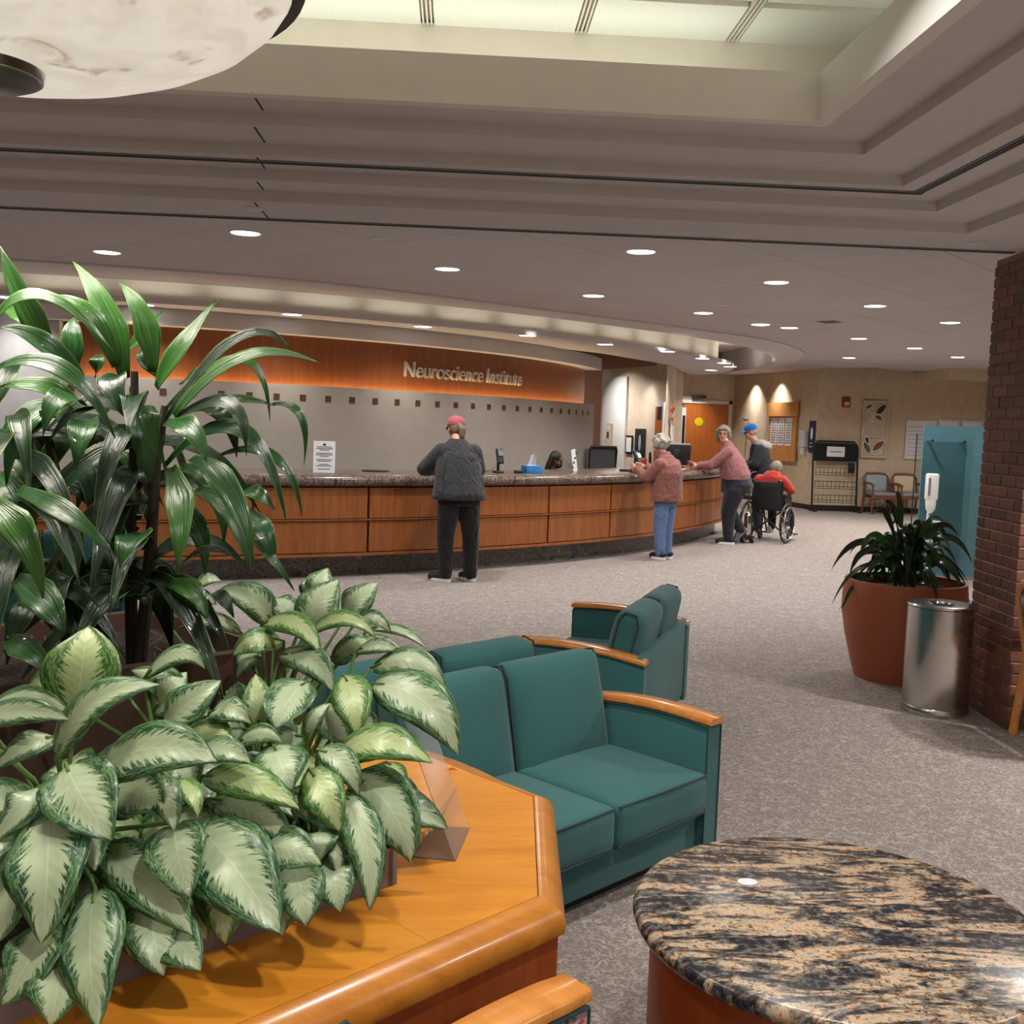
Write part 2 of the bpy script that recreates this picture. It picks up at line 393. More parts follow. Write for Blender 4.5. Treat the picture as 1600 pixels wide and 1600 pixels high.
    def strap(name, c1, c2, c3):
        x = NT(name); x.set(Roughness=.24, Coat_Weight=.15)
        uv = x.n('ShaderNodeUVMap'); sp = x.n('ShaderNodeSeparateXYZ'); x.l(uv.outputs[0], sp.inputs[0])
        oi = x.n('ShaderNodeObjectInfo')
        cb = x.n('ShaderNodeCombineXYZ'); x.l(x.math('MULTIPLY', sp.outputs[0], 14), cb.inputs[0]); x.l(sp.outputs[1], cb.inputs[1]); x.l(x.math('MULTIPLY', oi.outputs['Random'], 40), cb.inputs[2])
        n = x.noise(cb.outputs[0], 1.0, 3)
        c = x.ramp(n, [(.3, c1), (.6, c2), (.8, c3)])
        au = x.math('ABSOLUTE', x.math('SUBTRACT', sp.outputs[0], .5))
        x.col(x.mix(x.ramp(au, [(.46, (0, 0, 0)), (.5, (.8, .8, .8))]), c, srgb(110, 140, 50))); x.bump(n, .6, .008); return x.m
    M['strap'] = strap('dracaena_leaf', srgb(26, 62, 30), srgb(42, 88, 42), srgb(64, 112, 54))
    M['strap_y'] = strap('dracaena_leaf_young', srgb(38, 78, 30), srgb(56, 100, 40), srgb(80, 120, 52))
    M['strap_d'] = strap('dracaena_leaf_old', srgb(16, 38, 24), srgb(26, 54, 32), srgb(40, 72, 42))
    M['stem'] = plain('plant_stem', srgb(44, 42, 28), .8, var=.25, scale=30, bump=.3, bscale=40)
    M['petiole'] = plain('petiole', srgb(96, 130, 66), .5)
    # people
    M['skin'] = plain('skin', srgb(206, 152, 124), .55, var=.04)
    M['skin_b'] = plain('skin_dark', srgb(128, 84, 62), .55, var=.04)
    def hair(name, c, c2):
        x = NT(name); x.set(Roughness=.6); v = x.coord('Object', (1, 1, .25)); f = x.noise(v, 90, 3, .6, .4); x.col(x.ramp(f, [(.3, c), (.7, c2)])); x.bump(f, .8, .01); return x.m
    M['hair_blond'] = hair('dark_blond_hair', srgb(92, 72, 54), srgb(140, 114, 88))
    M['hair_grey'] = hair('grey_hair', srgb(120, 112, 106), srgb(196, 188, 178))
    M['hair_greyb'] = hair('grey_brown_hair', srgb(96, 88, 78), srgb(160, 150, 134))
    M['hair_black'] = hair('black_hair', (.006, .006, .007), (.02, .018, .018))
    M['cap_red'] = cloth('red_cap', srgb(172, 84, 92), 200); M['cap_blue'] = cloth('blue_cap', srgb(36, 110, 196), 200)
    M['jacket_char'] = cloth('charcoal_fleece', srgb(38, 38, 42), 160, .05); M['pants_black'] = cloth('black_trousers', srgb(9, 9, 11), 200, .05)
    M['coat_rose'] = cloth('rose_suede', srgb(134, 80, 70), 60, .06); M['jeans'] = cloth('blue_denim', srgb(92, 118, 160), 160, .06)
    M['sweater'] = cloth('dusty_rose_sweater', srgb(150, 94, 96), 160, .05); M['pants_navy'] = cloth('navy_trousers', srgb(22, 25, 38), 160, .05)
    M['hood_grey'] = cloth('grey_hood', srgb(176, 170, 162), 160); M['coat_red'] = cloth('red_fleece', srgb(182, 48, 34), 160, .06)
    x = NT('dark_plaid'); x.set(Roughness=.9); v = x.coord(); wv = x.n('ShaderNodeTexChecker'); wv.inputs['Scale'].default_value = 26; x.l(v, wv.inputs['Vector'])
    x.col(x.mix(x.math('MULTIPLY', wv.outputs['Fac'], .5), srgb(24, 26, 32), srgb(52, 56, 66))); M['plaid'] = x.m
    M['sole'] = plain('white_sole', srgb(236, 234, 230), .6); M['sole_grey'] = plain('grey_sole', srgb(110, 108, 112), .7)
    M['lips'] = plain('lips', srgb(150, 80, 76), .5); M['eye'] = plain('eye', (.02, .015, .012), .2); M['mask'] = plain('face_mask', (.02, .02, .022), .8)
    M['tissue_blue'] = plain('blue_carton', srgb(44, 120, 180), .5, var=.3, scale=14)
    M['tissue'] = plain('tissue', srgb(222, 226, 232), .9)
    M['red_box'] = plain('red_plastic', srgb(150, 40, 36), .4); M['yellow'] = plain('yellow_sticker', srgb(228, 210, 20), .5)
    M['screen'] = plain('dark_screen', (.02, .022, .026), .15)
    M['screen_lit'] = emis('lit_screen', (.75, .85, 1), .9)
    M['navy'] = plain('navy_plastic', srgb(40, 44, 92), .5)
    M['picture_dark'] = plain('dark_print', (.035, .03, .034), .4, var=.6, scale=9)
    M['orange_deco'] = plain('orange_paper', srgb(210, 110, 30), .8, var=.25, scale=30)
    M['skyblue'] = plain('pale_blue_fabric', srgb(150, 162, 170), .9)
    M['olive'] = plain('olive_glass', srgb(100, 96, 60), .4); M['plum'] = plain('plum_glass', srgb(70, 42, 46), .4); M['rust'] = plain('rust_glass', srgb(140, 78, 50), .4)
    M['frame_pale'] = plain('pale_frame', srgb(196, 180, 156), .5)
    M['silver'] = plain('silver_letter', srgb(206, 196, 188), .4, .3)
    M['sticker'] = plain('white_sticker', srgb(218, 220, 228), .5)
build_materials()
M = MAT
# planter / lounge axes: U along the loveseat, V away from the camera
UX, UY, VX, VY = .745, .667, -.667, .745
ANG = atan2(UY, UX)
def uv2(u, v): return (u*UX+v*VX, u*UY+v*VY)
# ================================================================ SETTING
CC = (-6.4, 21.2)      # centre of the counter arc
CW = (-6.15, 21.1)     # centre of the sign wall arc
def pol(c, r, a): return (c[0]+r*sin(a), c[1]-r*cos(a))
def arc_band(c, r0, r1, a0, a1, z0, z1, n=48):
    """solid curved band between two radii"""
    g = G(); rings = []
    for k in range(n+1):
        a = a0+(a1-a0)*k/n
        p, q = pol(c, r0, a), pol(c, r1, a)
        rings.append([(*p, z0), (*q, z0), (*q, z1), (*p, z1)])
    return g.loft(rings)
def smooth_line(P, n=6):
    out = []
    for i in range(len(P)-1):
        p0, p1, p2, p3 = P[max(i-1, 0)], P[i], P[i+1], P[min(i+2, len(P)-1)]
        for k in range(n):
            t = k/n
            out.append(tuple(.5*(2*p1[d]+(p2[d]-p0[d])*t+(2*p0[d]-5*p1[d]+4*p2[d]-p3[d])*t*t+(3*p1[d]-p0[d]-3*p2[d]+p3[d])*t**3) for d in (0, 1)))
    return out+[P[-1]]
def resample(P, n):
    L = [0]
    for a, b in zip(P, P[1:]): L.append(L[-1]+hypot(b[0]-a[0], b[1]-a[1]))
    out = []; i = 0
    for k in range(n):
        s = L[-1]*k/(n-1)
        while i < len(L)-2 and L[i+1] < s: i += 1
        t = (s-L[i])/max(1e-9, L[i+1]-L[i]); out.append((P[i][0]+(P[i+1][0]-P[i][0])*t, P[i][1]+(P[i+1][1]-P[i][1])*t))
    return out
Z0, ZS, ZD = 3.11, 2.71, 2.85     # tile ceiling, near soffit, desk canopy
RO = resample(smooth_line([(-10, 10.6), (-7, 10.62), (-4.6, 10.75), (-2.16, 11.25), (-.75, 11.98), (1.04, 13.25), (2.08, 14.0), (3.23, 14.86), (4.55, 15.95), (5.45, 17.1), (6.1, 18.4), (6.5, 19.8), (6.72, 21.3), (6.75, 23.3), (6.6, 25.6)]), 64)
RI = resample(smooth_line([(-10, 11.5), (-7.2, 11.55), (-5.01, 11.7), (-2.88, 12.07), (-.93, 12.8), (1.1, 14.05), (2.25, 14.95), (3.47, 15.98), (4.64, 17.3), (5.5, 18.65), (6.1, 20.1), (6.42, 21.7), (6.5, 23.4), (6.4, 25.4)]), 64)
DI = resample(smooth_line([(-10, 11.0), (-7, 11.35), (-4.9, 11.72), (-2.87, 12.1), (-1.83, 12.55), (-.95, 13.0), (-.17, 13.45), (.9, 14.1), (2.24, 15.15), (3.6, 16.7), (4.5, 17.95), (5.0, 19.0), (5.3, 20.4), (5.35, 22.0)]), 64)
def build_shell():
    structure(G().b2(-12, 15, -4, 28, -.1, 0).obj('floor', M['carpet']))
    structure(G().b2(-12, 15, -4, 28, 3.7, 3.8).obj('ceiling', M['ceil']))
    structure(G().b2(-12.1, -12, -4, 28, 0, 3.7).obj('wall_left', M['wall_grey']))
    structure(G().b2(15, 15.1, -4, 28, 0, 3.7).obj('wall_right', M['wall']))
    structure(G().b2(-12, 15, -4.1, -4, 0, 3.7).obj('wall_rear', M['wall']))
    # far walls
    wb = structure(G().b2(7.9, 15, 22.64, 22.8, 0, 3.7).obj('wall_far', M['wall_tan']))
    bx = structure(G().b2(7.9, 15, 22.6, 22.64, 0, .11).obj('baseboard_far', M['base']))
    structure(G().prism([(7.06, 26.6), (7.9, 22.64), (7.9, 22.8), (7.2, 26.6)], 0, 3.7).obj('wall_angled', M['wall_tan']))
    structure(G().prism([(7.04, 26.6), (7.88, 22.6), (7.9, 22.62), (7.06, 26.6)], 0, .11).obj('baseboard_angled', M['base']))
    structure(G().b2(1, 7.06, 26.6, 26.75, 0, 3.7).obj('wall_back', M['wall']))
    structure(G().b2(10.0, 15, 20.9, 22.64, 2.93, 3.11).obj('trim_1', M['wall_tan']))
    # desk side walls
    structure(G().prism([(3.82, 19.2), (4.17, 20.0), (4.1, 20.15), (3.05, 21.75), (2.96, 21.65)], 0, ZD).obj('wall_office', M['wall']))
    structure(G().b2(4.36, 4.52, 21.0, 21.4, 0, 3.0).obj('wall_office_end', M['wall']))
    structure(G().b2(-1, 4.6, 24.4, 24.5, 0, 3.7).obj('wall_brown', M['wall_brown']))
    o = structure(G().b2(1.45, 2.42, -.05, 0, 0, 2.68).obj('wall_opening_slab', M['white'])); o.location = (3.82, 19.2, 0); o.rotation_euler = (0, 0, atan2(2.45, -.86)); o.scale = (1, -1, 1)  # white slab put in place of a brightly lit opening
    structure(G().b2(-12, -4.6, 12.34, 12.5, 0, 3.1).obj('wall_desk_left', M['wall_grey']))
build_shell()

def build_ceiling():
    # tile ceiling: square tiles set on the diagonal, each a piece, cut along the canopy recess
    hole = RO+[(6.5, 26.4), (-10, 26.4)]
    hole = hole[::-1] if sum(a[0]*b[1]-b[0]*a[1] for a, b in zip(hole, hole[1:]+hole[:1])) < 0 else hole
    def clip(poly, a, b, inside):
        out = []; n = len(poly)
        sd = lambda p: ((b[0]-a[0])*(p[1]-a[1])-(b[1]-a[1])*(p[0]-a[0]))*(1 if inside else -1)
        for i in range(n):
            p, q = poly[i], poly[(i+1) % n]; s, t = sd(p), sd(q)
            if s >= 0: out.append(p)
            if (s > 0) != (t > 0) and abs(s-t) > 1e-12:
                k = s/(s-t); out.append((p[0]+(q[0]-p[0])*k, p[1]+(q[1]-p[1])*k))
        return out
    # coarse convex version of the hole for cutting
    hc = resample(RO, 15)+[(6.5, 26.4), (-10, 26.4)]
    if sum(a[0]*b[1]-b[0]*a[1] for a, b in zip(hc, hc[1:]+hc[:1])) < 0: hc = hc[::-1]
    root = structure(G().b2(-12, 15, 5.95, 6.03, ZS+.02, 3.7).obj('ceiling_bulkhead', M['ceil']))
    T = 1.2; c45 = cos(pi/4)
    for i in range(-20, 40):
        for j in range(-20, 40):
            cx, cy = (i-j)*T*c45+.25, (i+j)*T*c45+.4
            if cy < 5.3 or cy > 27 or cx < -.62*cy-1.4 or cx > .66*cy+1.4 or cx > 14: continue
            h = T*c45-.004
            p = [(cx-h, cy), (cx, cy-h), (cx+h, cy), (cx, cy+h)]
            for a, b in (((-12, 6.03), (15, 6.03)), ((15, 26.6), (-12, 26.6)), ((7.88, 22.64), (7.06, 26.6)), ):
                if len(p) > 2 and not (a[0] == 7.88 and cy < 22): p = clip(p, a, b, True)
            if cx > 8.2 and len(p) > 2: p = clip(p, (15, 22.64), (7.9, 22.64), True)
            if len(p) < 3: continue
            pieces = []; rest = p
            for a, b in zip(hc, hc[1:]+hc[:1]):
                if len(rest) < 3: break
                o = clip(rest, a, b, False)
                if len(o) > 2: pieces.append(o)
                rest = clip(rest, a, b, True)
            if not pieces: continue
            whole = len(rest) < 3
            g = G()
            for q in ([p] if whole else pieces):
                ar = abs(sum(a[0]*b[1]-b[0]*a[1] for a, b in zip(q, q[1:]+q[:1])))/2
                if ar > 1e-3: g.prism(q, Z0, Z0+.02)
            if g.v: g.obj('ceiling_tile', M['tile'], root)
    # ring border, recess and desk canopy
    n = len(RO); g = G(); rings = [[(*RO[k], Z0-.022), (*RI[k], Z0-.022), (*RI[k], 3.62), (*RO[k], 3.62)] for k in range(n)]
    structure(g.loft(rings).obj('trim_2', M['ceil'], smooth=False))
    g = G().prism(RI+[(-10, 25.4)], 3.6, 3.66); structure(g.obj('ceiling_recess', M['cream']))
    canopy = DI+[(4.9, 22.2), (3.85, 19.2), (2.3, 17.0), (1.2, 16.0), (-2.4, 20), (-10, 20)]
    g = G(); g.prism(canopy, ZD, ZD+.06); can = structure(g.obj('ceiling_canopy', M['ceil']))
    ins = []
    for k, p in enumerate(DI):
        a, b = DI[max(k-1, 0)], DI[min(k+1, len(DI)-1)]; L = hypot(b[0]-a[0], b[1]-a[1]); ins.append((p[0]-(b[1]-a[1])/L*.30, p[1]+(b[0]-a[0])/L*.30))
    g = G(); rings = [[(*ins[k], ZD+.05), (*ins[k], 3.6), (ins[k][0]-.05, ins[k][1]+.1, 3.6), (ins[k][0]-.05, ins[k][1]+.1, ZD+.05)] for k in range(len(ins))]
    structure(g.loft(rings).obj('trim_3', M['cream'], smooth=True, angle=30))
    # lamps lying on the canopy lip wash the drum
    for k in range(2, len(ins)-1, 3):
        p, q = DI[k], ins[k]
        mx, my = (p[0]+q[0])/2, (p[1]+q[1])/2
        area_light('cove_lamp', (mx, my, ZD+.09), 1.0, .8, (1, .95, .86), (pi, 0, atan2(DI[k+1][1]-DI[k-1][1], DI[k+1][0]-DI[k-1][0])), 160, .06)
    # near stepped soffit: rectangular tiers around the lit coffer
    TX = [2.64, 2.35, 2.06, 1.74, 1.43]; TY = [5.44, 5.19, 4.92, 4.60, 4.32]
    def frame(x0, x1, y0, y1, X0, X1, Y0, Y1, z, t, name, m):
        g = G(); g.b2(X0, X1, y1, Y1, z, z+t); g.b2(X0, X1, Y0, y0, z, z+t); g.b2(X0, x0, y0, y1, z, z+t); g.b2(x1, X1, y0, y1, z, z+t)
        return structure(g.obj(name, m))
    prev = (-12, 15, -4, 5.95)
    for k in range(5):
        x1, y1 = TX[k], TY[k]; x0 = -2.1-x1; y0 = 3.4-y1
        e = .03 if k == 4 else 0
        frame(x0-e, x1+e, y0-e, y1+e, *prev, ZS+.05*k, .05, 'ceiling_tier', M['ceil'])
        prev = (x0-.0, x1+.0, y0-.0, y1+.0)
        o = .04; prev = (x0-o, x1+o, y0-o, y1+o)
    x0, x1, y0, y1 = -3.53, 1.43, -.92, 4.32
    frame(x0, x1, y0, y1, x0-.06, x1+.06, y0-.06, y1+.06, ZS+.195, .195, 'trim_4', M['white'])           # white fascia, paint lightened for the light it catches
    frame(x0-.55, x1+.5, y0-.55, y1+.53, x0-.63, x1+.58, y0-.63, y1+.61, ZS+.2, .5, 'trim_5', M['cream'])   # cove wall behind it
    frame(x0-.03, x1+.03, y0-.03, y1+.03, x0-.56, x1+.56, y0-.56, y1+.56, ZS+.252, .03, 'trim_6', M['ceil'])            # ledge
    atr = structure(G().b2(x0-.6, x1+.6, y0-.6, y1+.6, 3.43, 3.46).obj('ceiling_coffer', M['cream']))
    p = .69
    for i in range(-8, 4):
        for j in range(-9, 1):
            cx = .5+p*(i+.5); cy = 4.40+p*(j+.5)+.03
            if cx < x0-.5 or cx > x1+.9 or cy < y0-.5: continue
            w0, w1 = cx-p/2+.03, min(cx+p/2-.03, x1+.5); d0, d1 = cy-p/2+.03, min(cy+p/2-.03, 4.85)
            if w1-w0 < .05 or d1-d0 < .05: continue
            G().b2(w0, w1, d0, d1, 3.4, 3.428).obj('coffer_panel', M['tile_pale'], atr)
    for i in range(-8, 4):
        for dx in (-.018, .0, .018):
            cx = .5+p*i+dx
            if x0-.5 < cx < x1+.45: G().b2(cx-.004, cx+.004, y0-.4, 4.84, 3.396, 3.428).obj('coffer_rail', M['cream'], atr)
    # cove lamps on the ledge
    cy, cx = (y0+y1)/2, (x0+x1)/2
    for (lx, ly, sx, sy) in ((cx, y1+.3, 4.6, .1), (cx, y0-.3, 4.6, .1), (x1+.3, cy, .1, 4.8), (x0-.3, cy, .1, 4.8)):
        area_light('cove_lamp', (lx, ly, ZS+.30), COVE_W, sx, (.97, 1.0, .93), (pi, 0, 0), 170, sy)
    # linear diffusers
    def diffuser(label, segs, n=3):
        t = thing('linear_diffuser', label, 'air diffuser', (segs[0][0], segs[0][2], segs[0][4]))
        for x0_, x1_, y0_, y1_, z in segs:
            g = G(); g.b2(x0_, x1_, y0_, y1_, z-.006, z+.001); o = g.obj('frame', M['grey_plastic'], t)
            o.location = (-t.location[0], -t.location[1], -t.location[2])
            for k in range(2):
                g = G()
                if x1_-x0_ > y1_-y0_: w = (y1_-y0_)/5; g.b2(x0_, x1_, y0_+w*(1+2*k), y0_+w*(2+2*k), z-.0075, z-.004)
                else: w = (x1_-x0_)/5; g.b2(x0_+w*(1+2*k), x0_+w*(2+2*k), y0_, y1_, z-.0075, z-.004)
                s = g.obj('slot', M['dark_gap'], t); s.location = o.location
    diffuser('long thin dark slot diffuser in the upper step of the ceiling coffer', [(-5, 2.2, 5.0, 5.05, ZS+.1), (2.15, 2.2, 1, 5.0, ZS+.1)])
    diffuser('long thin dark slot diffuser along the outer edge of the stepped soffit', [(-9, 3.14, 5.88, 5.93, ZS)])
    for x, y0_, y1_, z in ((-.86, 4.32, 4.56, ZS+.2), (-.91, 4.64, 4.88, ZS+.15), (-.96, 4.96, 5.16, ZS+.1), (-1.01, 5.23, 5.4, ZS+.05), (-1.07, 5.48, 5.88, ZS)):
        structure(G().b2(x-.004, x+.004, y0_, y1_, z-.002, z+.001).obj('trim_7', M['dark_gap']))
build_ceiling()

def build_downlights():
    r = .128
    t = thing('downlight', 'x', 'ceiling light'); 
    o = G().lathe([(r, -.006), (r, .004), (r-.014, .004), (r-.014, -.006)], n=24, cap=False).obj('trim_ring', M['trim_ring'], t, True)
    l = G().lathe([(r-.012, -.003), (.0005, -.003)], n=24, cap=False).obj('lens', M['lamp_on'], t)
    spots = [(-1.77, 8.72, 'nearest lit downlight left of centre, close to the stepped soffit', 1), (-3.32, 10.08, 'leftmost lit downlight in the tile ceiling, above the tall plant', 1),
        (-.15, 10.22, 'lit downlight above and left of the sign wall lettering', 0), (1.48, 8.78, 'large lit downlight right of centre, close to the stepped soffit', 0),
        (3.06, 10.18, 'lit downlight in the tile ceiling, right of the large central one', 1), (1.47, 11.78, 'lit downlight in front of the curved recess above the counter', 0),
        (3.01, 13.01, 'lit downlight beside the curved recess, second from the desk side', 0), (4.53, 14.35, 'lit downlight beside the dim lamp and the curved recess', 0),
        (4.64, 11.65, 'lit downlight midway to the brick pillar in the tile ceiling', 1), (6.14, 12.96, 'lit downlight nearest the brick pillar in the tile ceiling', 0),
        (5.96, 15.5, 'lit downlight in line with the wheelchair, far tile ceiling', 0), (7.37, 16.74, 'far lit downlight above the leaf artwork', 0),
        (7.24, 19.26, 'farthest lit downlight, just in front of the far tan wall', 0), (8.78, 18.16, 'far lit downlight right of the others, near the brick pillar edge', 0)]
    for k, (x, y, lab, cool) in enumerate(spots):
        d = t if k == 0 else dup(t, (x, y, Z0), 0, '', 'downlights in the tile ceiling')
        d.location = (x, y, Z0); d['label'] = lab; d['group'] = 'downlights in the tile ceiling'
        area_light('lamp', (x, y, Z0-.02), DOWN_W*(1.5 if y > 15 else 1), .2, LAMPC if cool else LAMP, (0, 0, 0), 150)
    # lamps of the room beyond the frame, with added fill in coffer and office
    for x, y, p in ((.5, 1.0, 27), (.75, 3.1, 27)):
        area_light('coffer_fill', (x, y, 3.385), p, .16, LAMP, (0, 0, 0), 130)  # added fill light for deck, sofas and table
    area_light('pillar_lamp', (3.85, 4.9, ZS-.02), 14, .16, LAMP, (0, 0, 0), 130)
    area_light('office_fill', (2.3, 22.8, 3.55), 26, .3, LAMP, (0, 0, 0), 160)  # added fill to brighten the brown wall
    area_light('office_fill', (2.45, 20.5, 2.8), 14, .2, LAMP, (0, radians(-28), 0), 120)  # added fill aimed at the white slab
    area_light('office_fill', (2.9, 19.6, 2.8), 9, .2, LAMP, (0, 0, 0), 150)  # added fill for the office wall
    for x, y in ((5.8, 20.6), (5.85, 22.6), (5.2, 18.9)): area_light('cove_lamp', (x, y, ZD+.12), 3.0, .5, (1, .95, .86), (pi, 0, 0), 165)
    for x, y in ((-6.4, 8.7), (6.3, 10.2), (9.2, 13), (9.3, 16.4), (11, 19.8), (5.2, 22.4), (4.7, 8.75), (-5, 8.7)):
        area_light('lamp', (x, y, Z0-.02), DOWN_W, .2, LAMP, (0, 0, 0), 150)
    for x, y, p in ((4.2, 4.6, 70), (4.4, 1.5, 70), (-5.4, 3.5, 60), (3.4, -2.2, 80), (-1, -2.6, 90)):
        area_light('lamp', (x, y, ZS-.02), p, .2, LAMP, (0, 0, 0), 150)
    d = dup(t, (4.05, 14.09, Z0), 0, 'dim pinkish downlight beside the curved recess', 'downlights in the tile ceiling')
    d.children[1].data = d.children[1].data.copy(); d.children[1].data.materials[0] = M['lamp_dim']
    # canopy lamps: outer row of round downlights, inner row of wall washers
    sl = [(-5.02, 11.93, 'far left'), (-3.6, 12.16, 'left, behind the tall plant leaves'), (-2.0, 12.59, 'above the counter paper sign'), (-.49, 13.48, 'just left of the sign lettering'), (.9, 14.19, 'just right of the sign lettering'),
          (2.09, 15.16, 'above the end of the wooden sign band'), (3.18, 16.03, 'above the second customer'), (4.01, 17.24, 'first of the tight cluster at the canopy tip'), (4.6, 18.13, 'second of the tight cluster at the canopy tip'), (4.95, 19.04, 'third of the tight cluster at the canopy tip'), (4.9, 20.3, 'last and smallest at the canopy tip')]
    for k, (x, y, lab) in enumerate(sl):
        d = dup(t, (x, y, ZD), 0, 'canopy downlight over the desk, '+lab, 'downlights in the canopy over the desk')
        area_light('lamp', (x, y, ZD-.02), SOFFIT_W, .2, LAMP, (0, 0, 0), 118)
    # spots that scallop the far walls
    for (x, y, z, p, rz) in ((3.95, 18.9, 2.83, 5, .5), (3.45, 19.55, 2.8, 5, .9), (5.9, 25.9, 3.05, 9, 0), (7.0, 25.4, 3.05, 9, -1.35), (7.25, 24.2, 3.05, 9, -1.35)):
        area_light('wall_spot', (x, y, z), p, .1, LAMP, (radians(12), 0, rz), 84)
    # small ceiling fittings
    v = thing('ceiling_vent', 'dark square ceiling vent in the far tile ceiling', 'vent', (4.73, 13.37, Z0-.004), pi/4)
    G().b2(-.15, .15, -.15, .15, -.004, .004).obj('frame', M['trim_ring'], v)
    for k in range(4): G().b2(-.13, .13, -.12+.065*k, -.085+.065*k, -.008, -.002).obj('slat', M['dark_gap'], v)
    for x, y, z, lab in ((-.7, 8.69, Z0, 'small round sprinkler cover left of centre near the soffit edge'), (3.03, 12.1, Z0, 'small round sprinkler cover in the tile ceiling beside the recess'), (-1.1, 5.62, ZS, 'small round sprinkler cover in the near soffit at left'), (2.81, 5.67, ZS, 'round sprinkler cover in the near soffit by the brick pillar')):
        tag(G().lathe([(.05, -.008), (.055, -.004), (.055, .002), (.001, .002)], (x, y, z), 20).lathe([(.001, -.012), (.04, -.011), (.045, -.006)], (x, y, z), 20).obj('sprinkler_cover', M['trim_ring'], None, True), lab, 'sprinkler cover')
build_downlights()

def build_sign_wall():
    cw = structure(arc_band(CW, 8.93, 9.0, .17, 1.24, 0, 2.04, 56).obj('wall_sign', M['signwall'], smooth=True, angle=40))
    for k in range(28):
        a = .191+.037*k; x, y = pol(CW, 9.0, a)
        o = G().b2(-.038, .038, -.006, .02, -.038, .038).obj('inset_tile', M['inset'], cw); o.location = (x, y, 1.885); o.rotation_euler = (0, 0, a)
    structure(arc_band(CW, 8.72, 8.8, .182, 1.246, 1.85, 2.74, 56).obj('wall_wood_band', M['orange_panel'], smooth=True, angle=40))
    structure(arc_band(CW, 8.5, 9.05, .15, 1.27, 2.655, 2.86, 56).obj('trim_8', M['ceil'], smooth=True, angle=40))
    tag(arc_band(CW, 8.85, 8.88, .19, 1.235, 1.985, 1.992, 56).obj('light_strip', M['led']), 'glowing amber light strip behind the top of the curved sign wall', 'light strip')
    # lettering
    t = thing('wall_sign_lettering', 'raised silver letters reading Neuroscience Institute on the curved wooden band', 'sign', (*pol(CW, 8.81, .795), 2.26))
    txt = 'Neuroscience Institute'; a0, a1 = .6605, .9335; H = .2
    def fmesh(s):
        c = bpy.data.curves.new('f', 'FONT'); c.body = s; c.size = 1; c.extrude = .03; c.offset = .006; c.resolution_u = 4
        o = bpy.data.objects.new('f', c); COL.objects.link(o); dg = bpy.context.evaluated_depsgraph_get(); dg.update()
        me = bpy.data.meshes.new_from_object(o.evaluated_get(dg)); bpy.data.objects.remove(o); return me
    def xs(me): v = [q.co.x for q in me.vertices]; return min(v), max(v)
    total = xs(fmesh(txt)); nh = fmesh('N'); cap = max(q.co.y for q in nh.vertices); sy = H/cap
    for i, ch in enumerate(txt):
        if ch == ' ': continue
        pre = fmesh(txt[:i+1]); me = fmesh(ch); off = xs(pre)[1]-xs(me)[1]
        for q in me.vertices:
            u = (q.co.x+off-total[0])/(total[1]-total[0]); a = a0+(a1-a0)*u
            x, y = pol(CW, 8.815+q.co.z*.6, a); q.co = (x-t.location[0], y-t.location[1], q.co.y*sy-.02)
        me.materials.clear(); me.materials.append(M['silver'])
        o = bpy.data.objects.new('letter', me); COL.objects.link(o); o.parent = t
build_sign_wall()

def build_pillar():
    A = Vector((3.15, 5.63)); B = Vector((3.20, 6.21)); d = (B-A); Lab = d.length; d /= Lab; r = Vector((d.y, -d.x))   # r points right
    ang = atan2(r.y, r.x); ch, bh, j = .0652, .0565, .009
    W_ = .60
    root = structure(G().b2(.004, W_-.004, .004, Lab-.004, 0, ZS).obj('wall_brick_pillar', M['mortar'])); root.location = (A.x, A.y, 0); root.rotation_euler = (0, 0, ang)
    n = int(ZS/ch); bl = Lab/3
    cache = {}; cnt = 0
    rest = G()
    def brick(x0, x1, y0, y1, z, vis):
        nonlocal cnt
        if not vis: rest.b2(x0, x1, y0, y1, z, z+bh); return
        k = random.choice((0, 0, 1, 1, 2, 3)); key = (round(x1-x0, 3), round(y1-y0, 3), k)
        if key not in cache:
            g = G(); X, Y = (x1-x0)/2, (y1-y0)/2; b = .003
            cc = lambda s: [(-X*1+s, -Y+s), (X-s, -Y+s), (X-s, Y-s), (-X+s, Y-s)]
            g.loft([[(*p, b) for p in cc(b)]] if False else [[(p[0], p[1], 0) for p in cc(b)], [(p[0], p[1], b) for p in cc(0)], [(p[0], p[1], bh-b) for p in cc(0)], [(p[0], p[1], bh) for p in cc(b)]])
            cache[key] = g.mesh('brick', M['brick%d' % k])
        o = bpy.data.objects.new('brick', cache[key]); COL.objects.link(o); o.parent = root
        o.location = ((x0+x1)/2+random.uniform(-.0012, .0012), (y0+y1)/2, z); cnt += 1
    for c in range(n):
        z = c*ch+.004; t = .09
        if c % 2 == 0:
            for k in range(3): brick(-.004, t, k*bl+j/2 if k else 0, (k+1)*bl-j/2, z, True)
            brick(t+j, .29, -.004, t, z, True); brick(.30, .5, -.004, t, z, False); brick(.51, W_, -.004, t, z, False)
        else:
            brick(-.004, .195, -.004, bl/2-j/2, z, True)
            for k in range(2): brick(-.004, t, bl/2+k*bl+j/2, bl/2+(k+1)*bl-j/2, z, True)
            brick(-.004, t, bl*2.5+j/2, Lab, z, True)
            brick(.205, .4, -.004, t, z, False); brick(.41, W_, -.004, t, z, False)
    stuff(rest.obj('back_bricks', M['brick0'], root))
build_pillar()
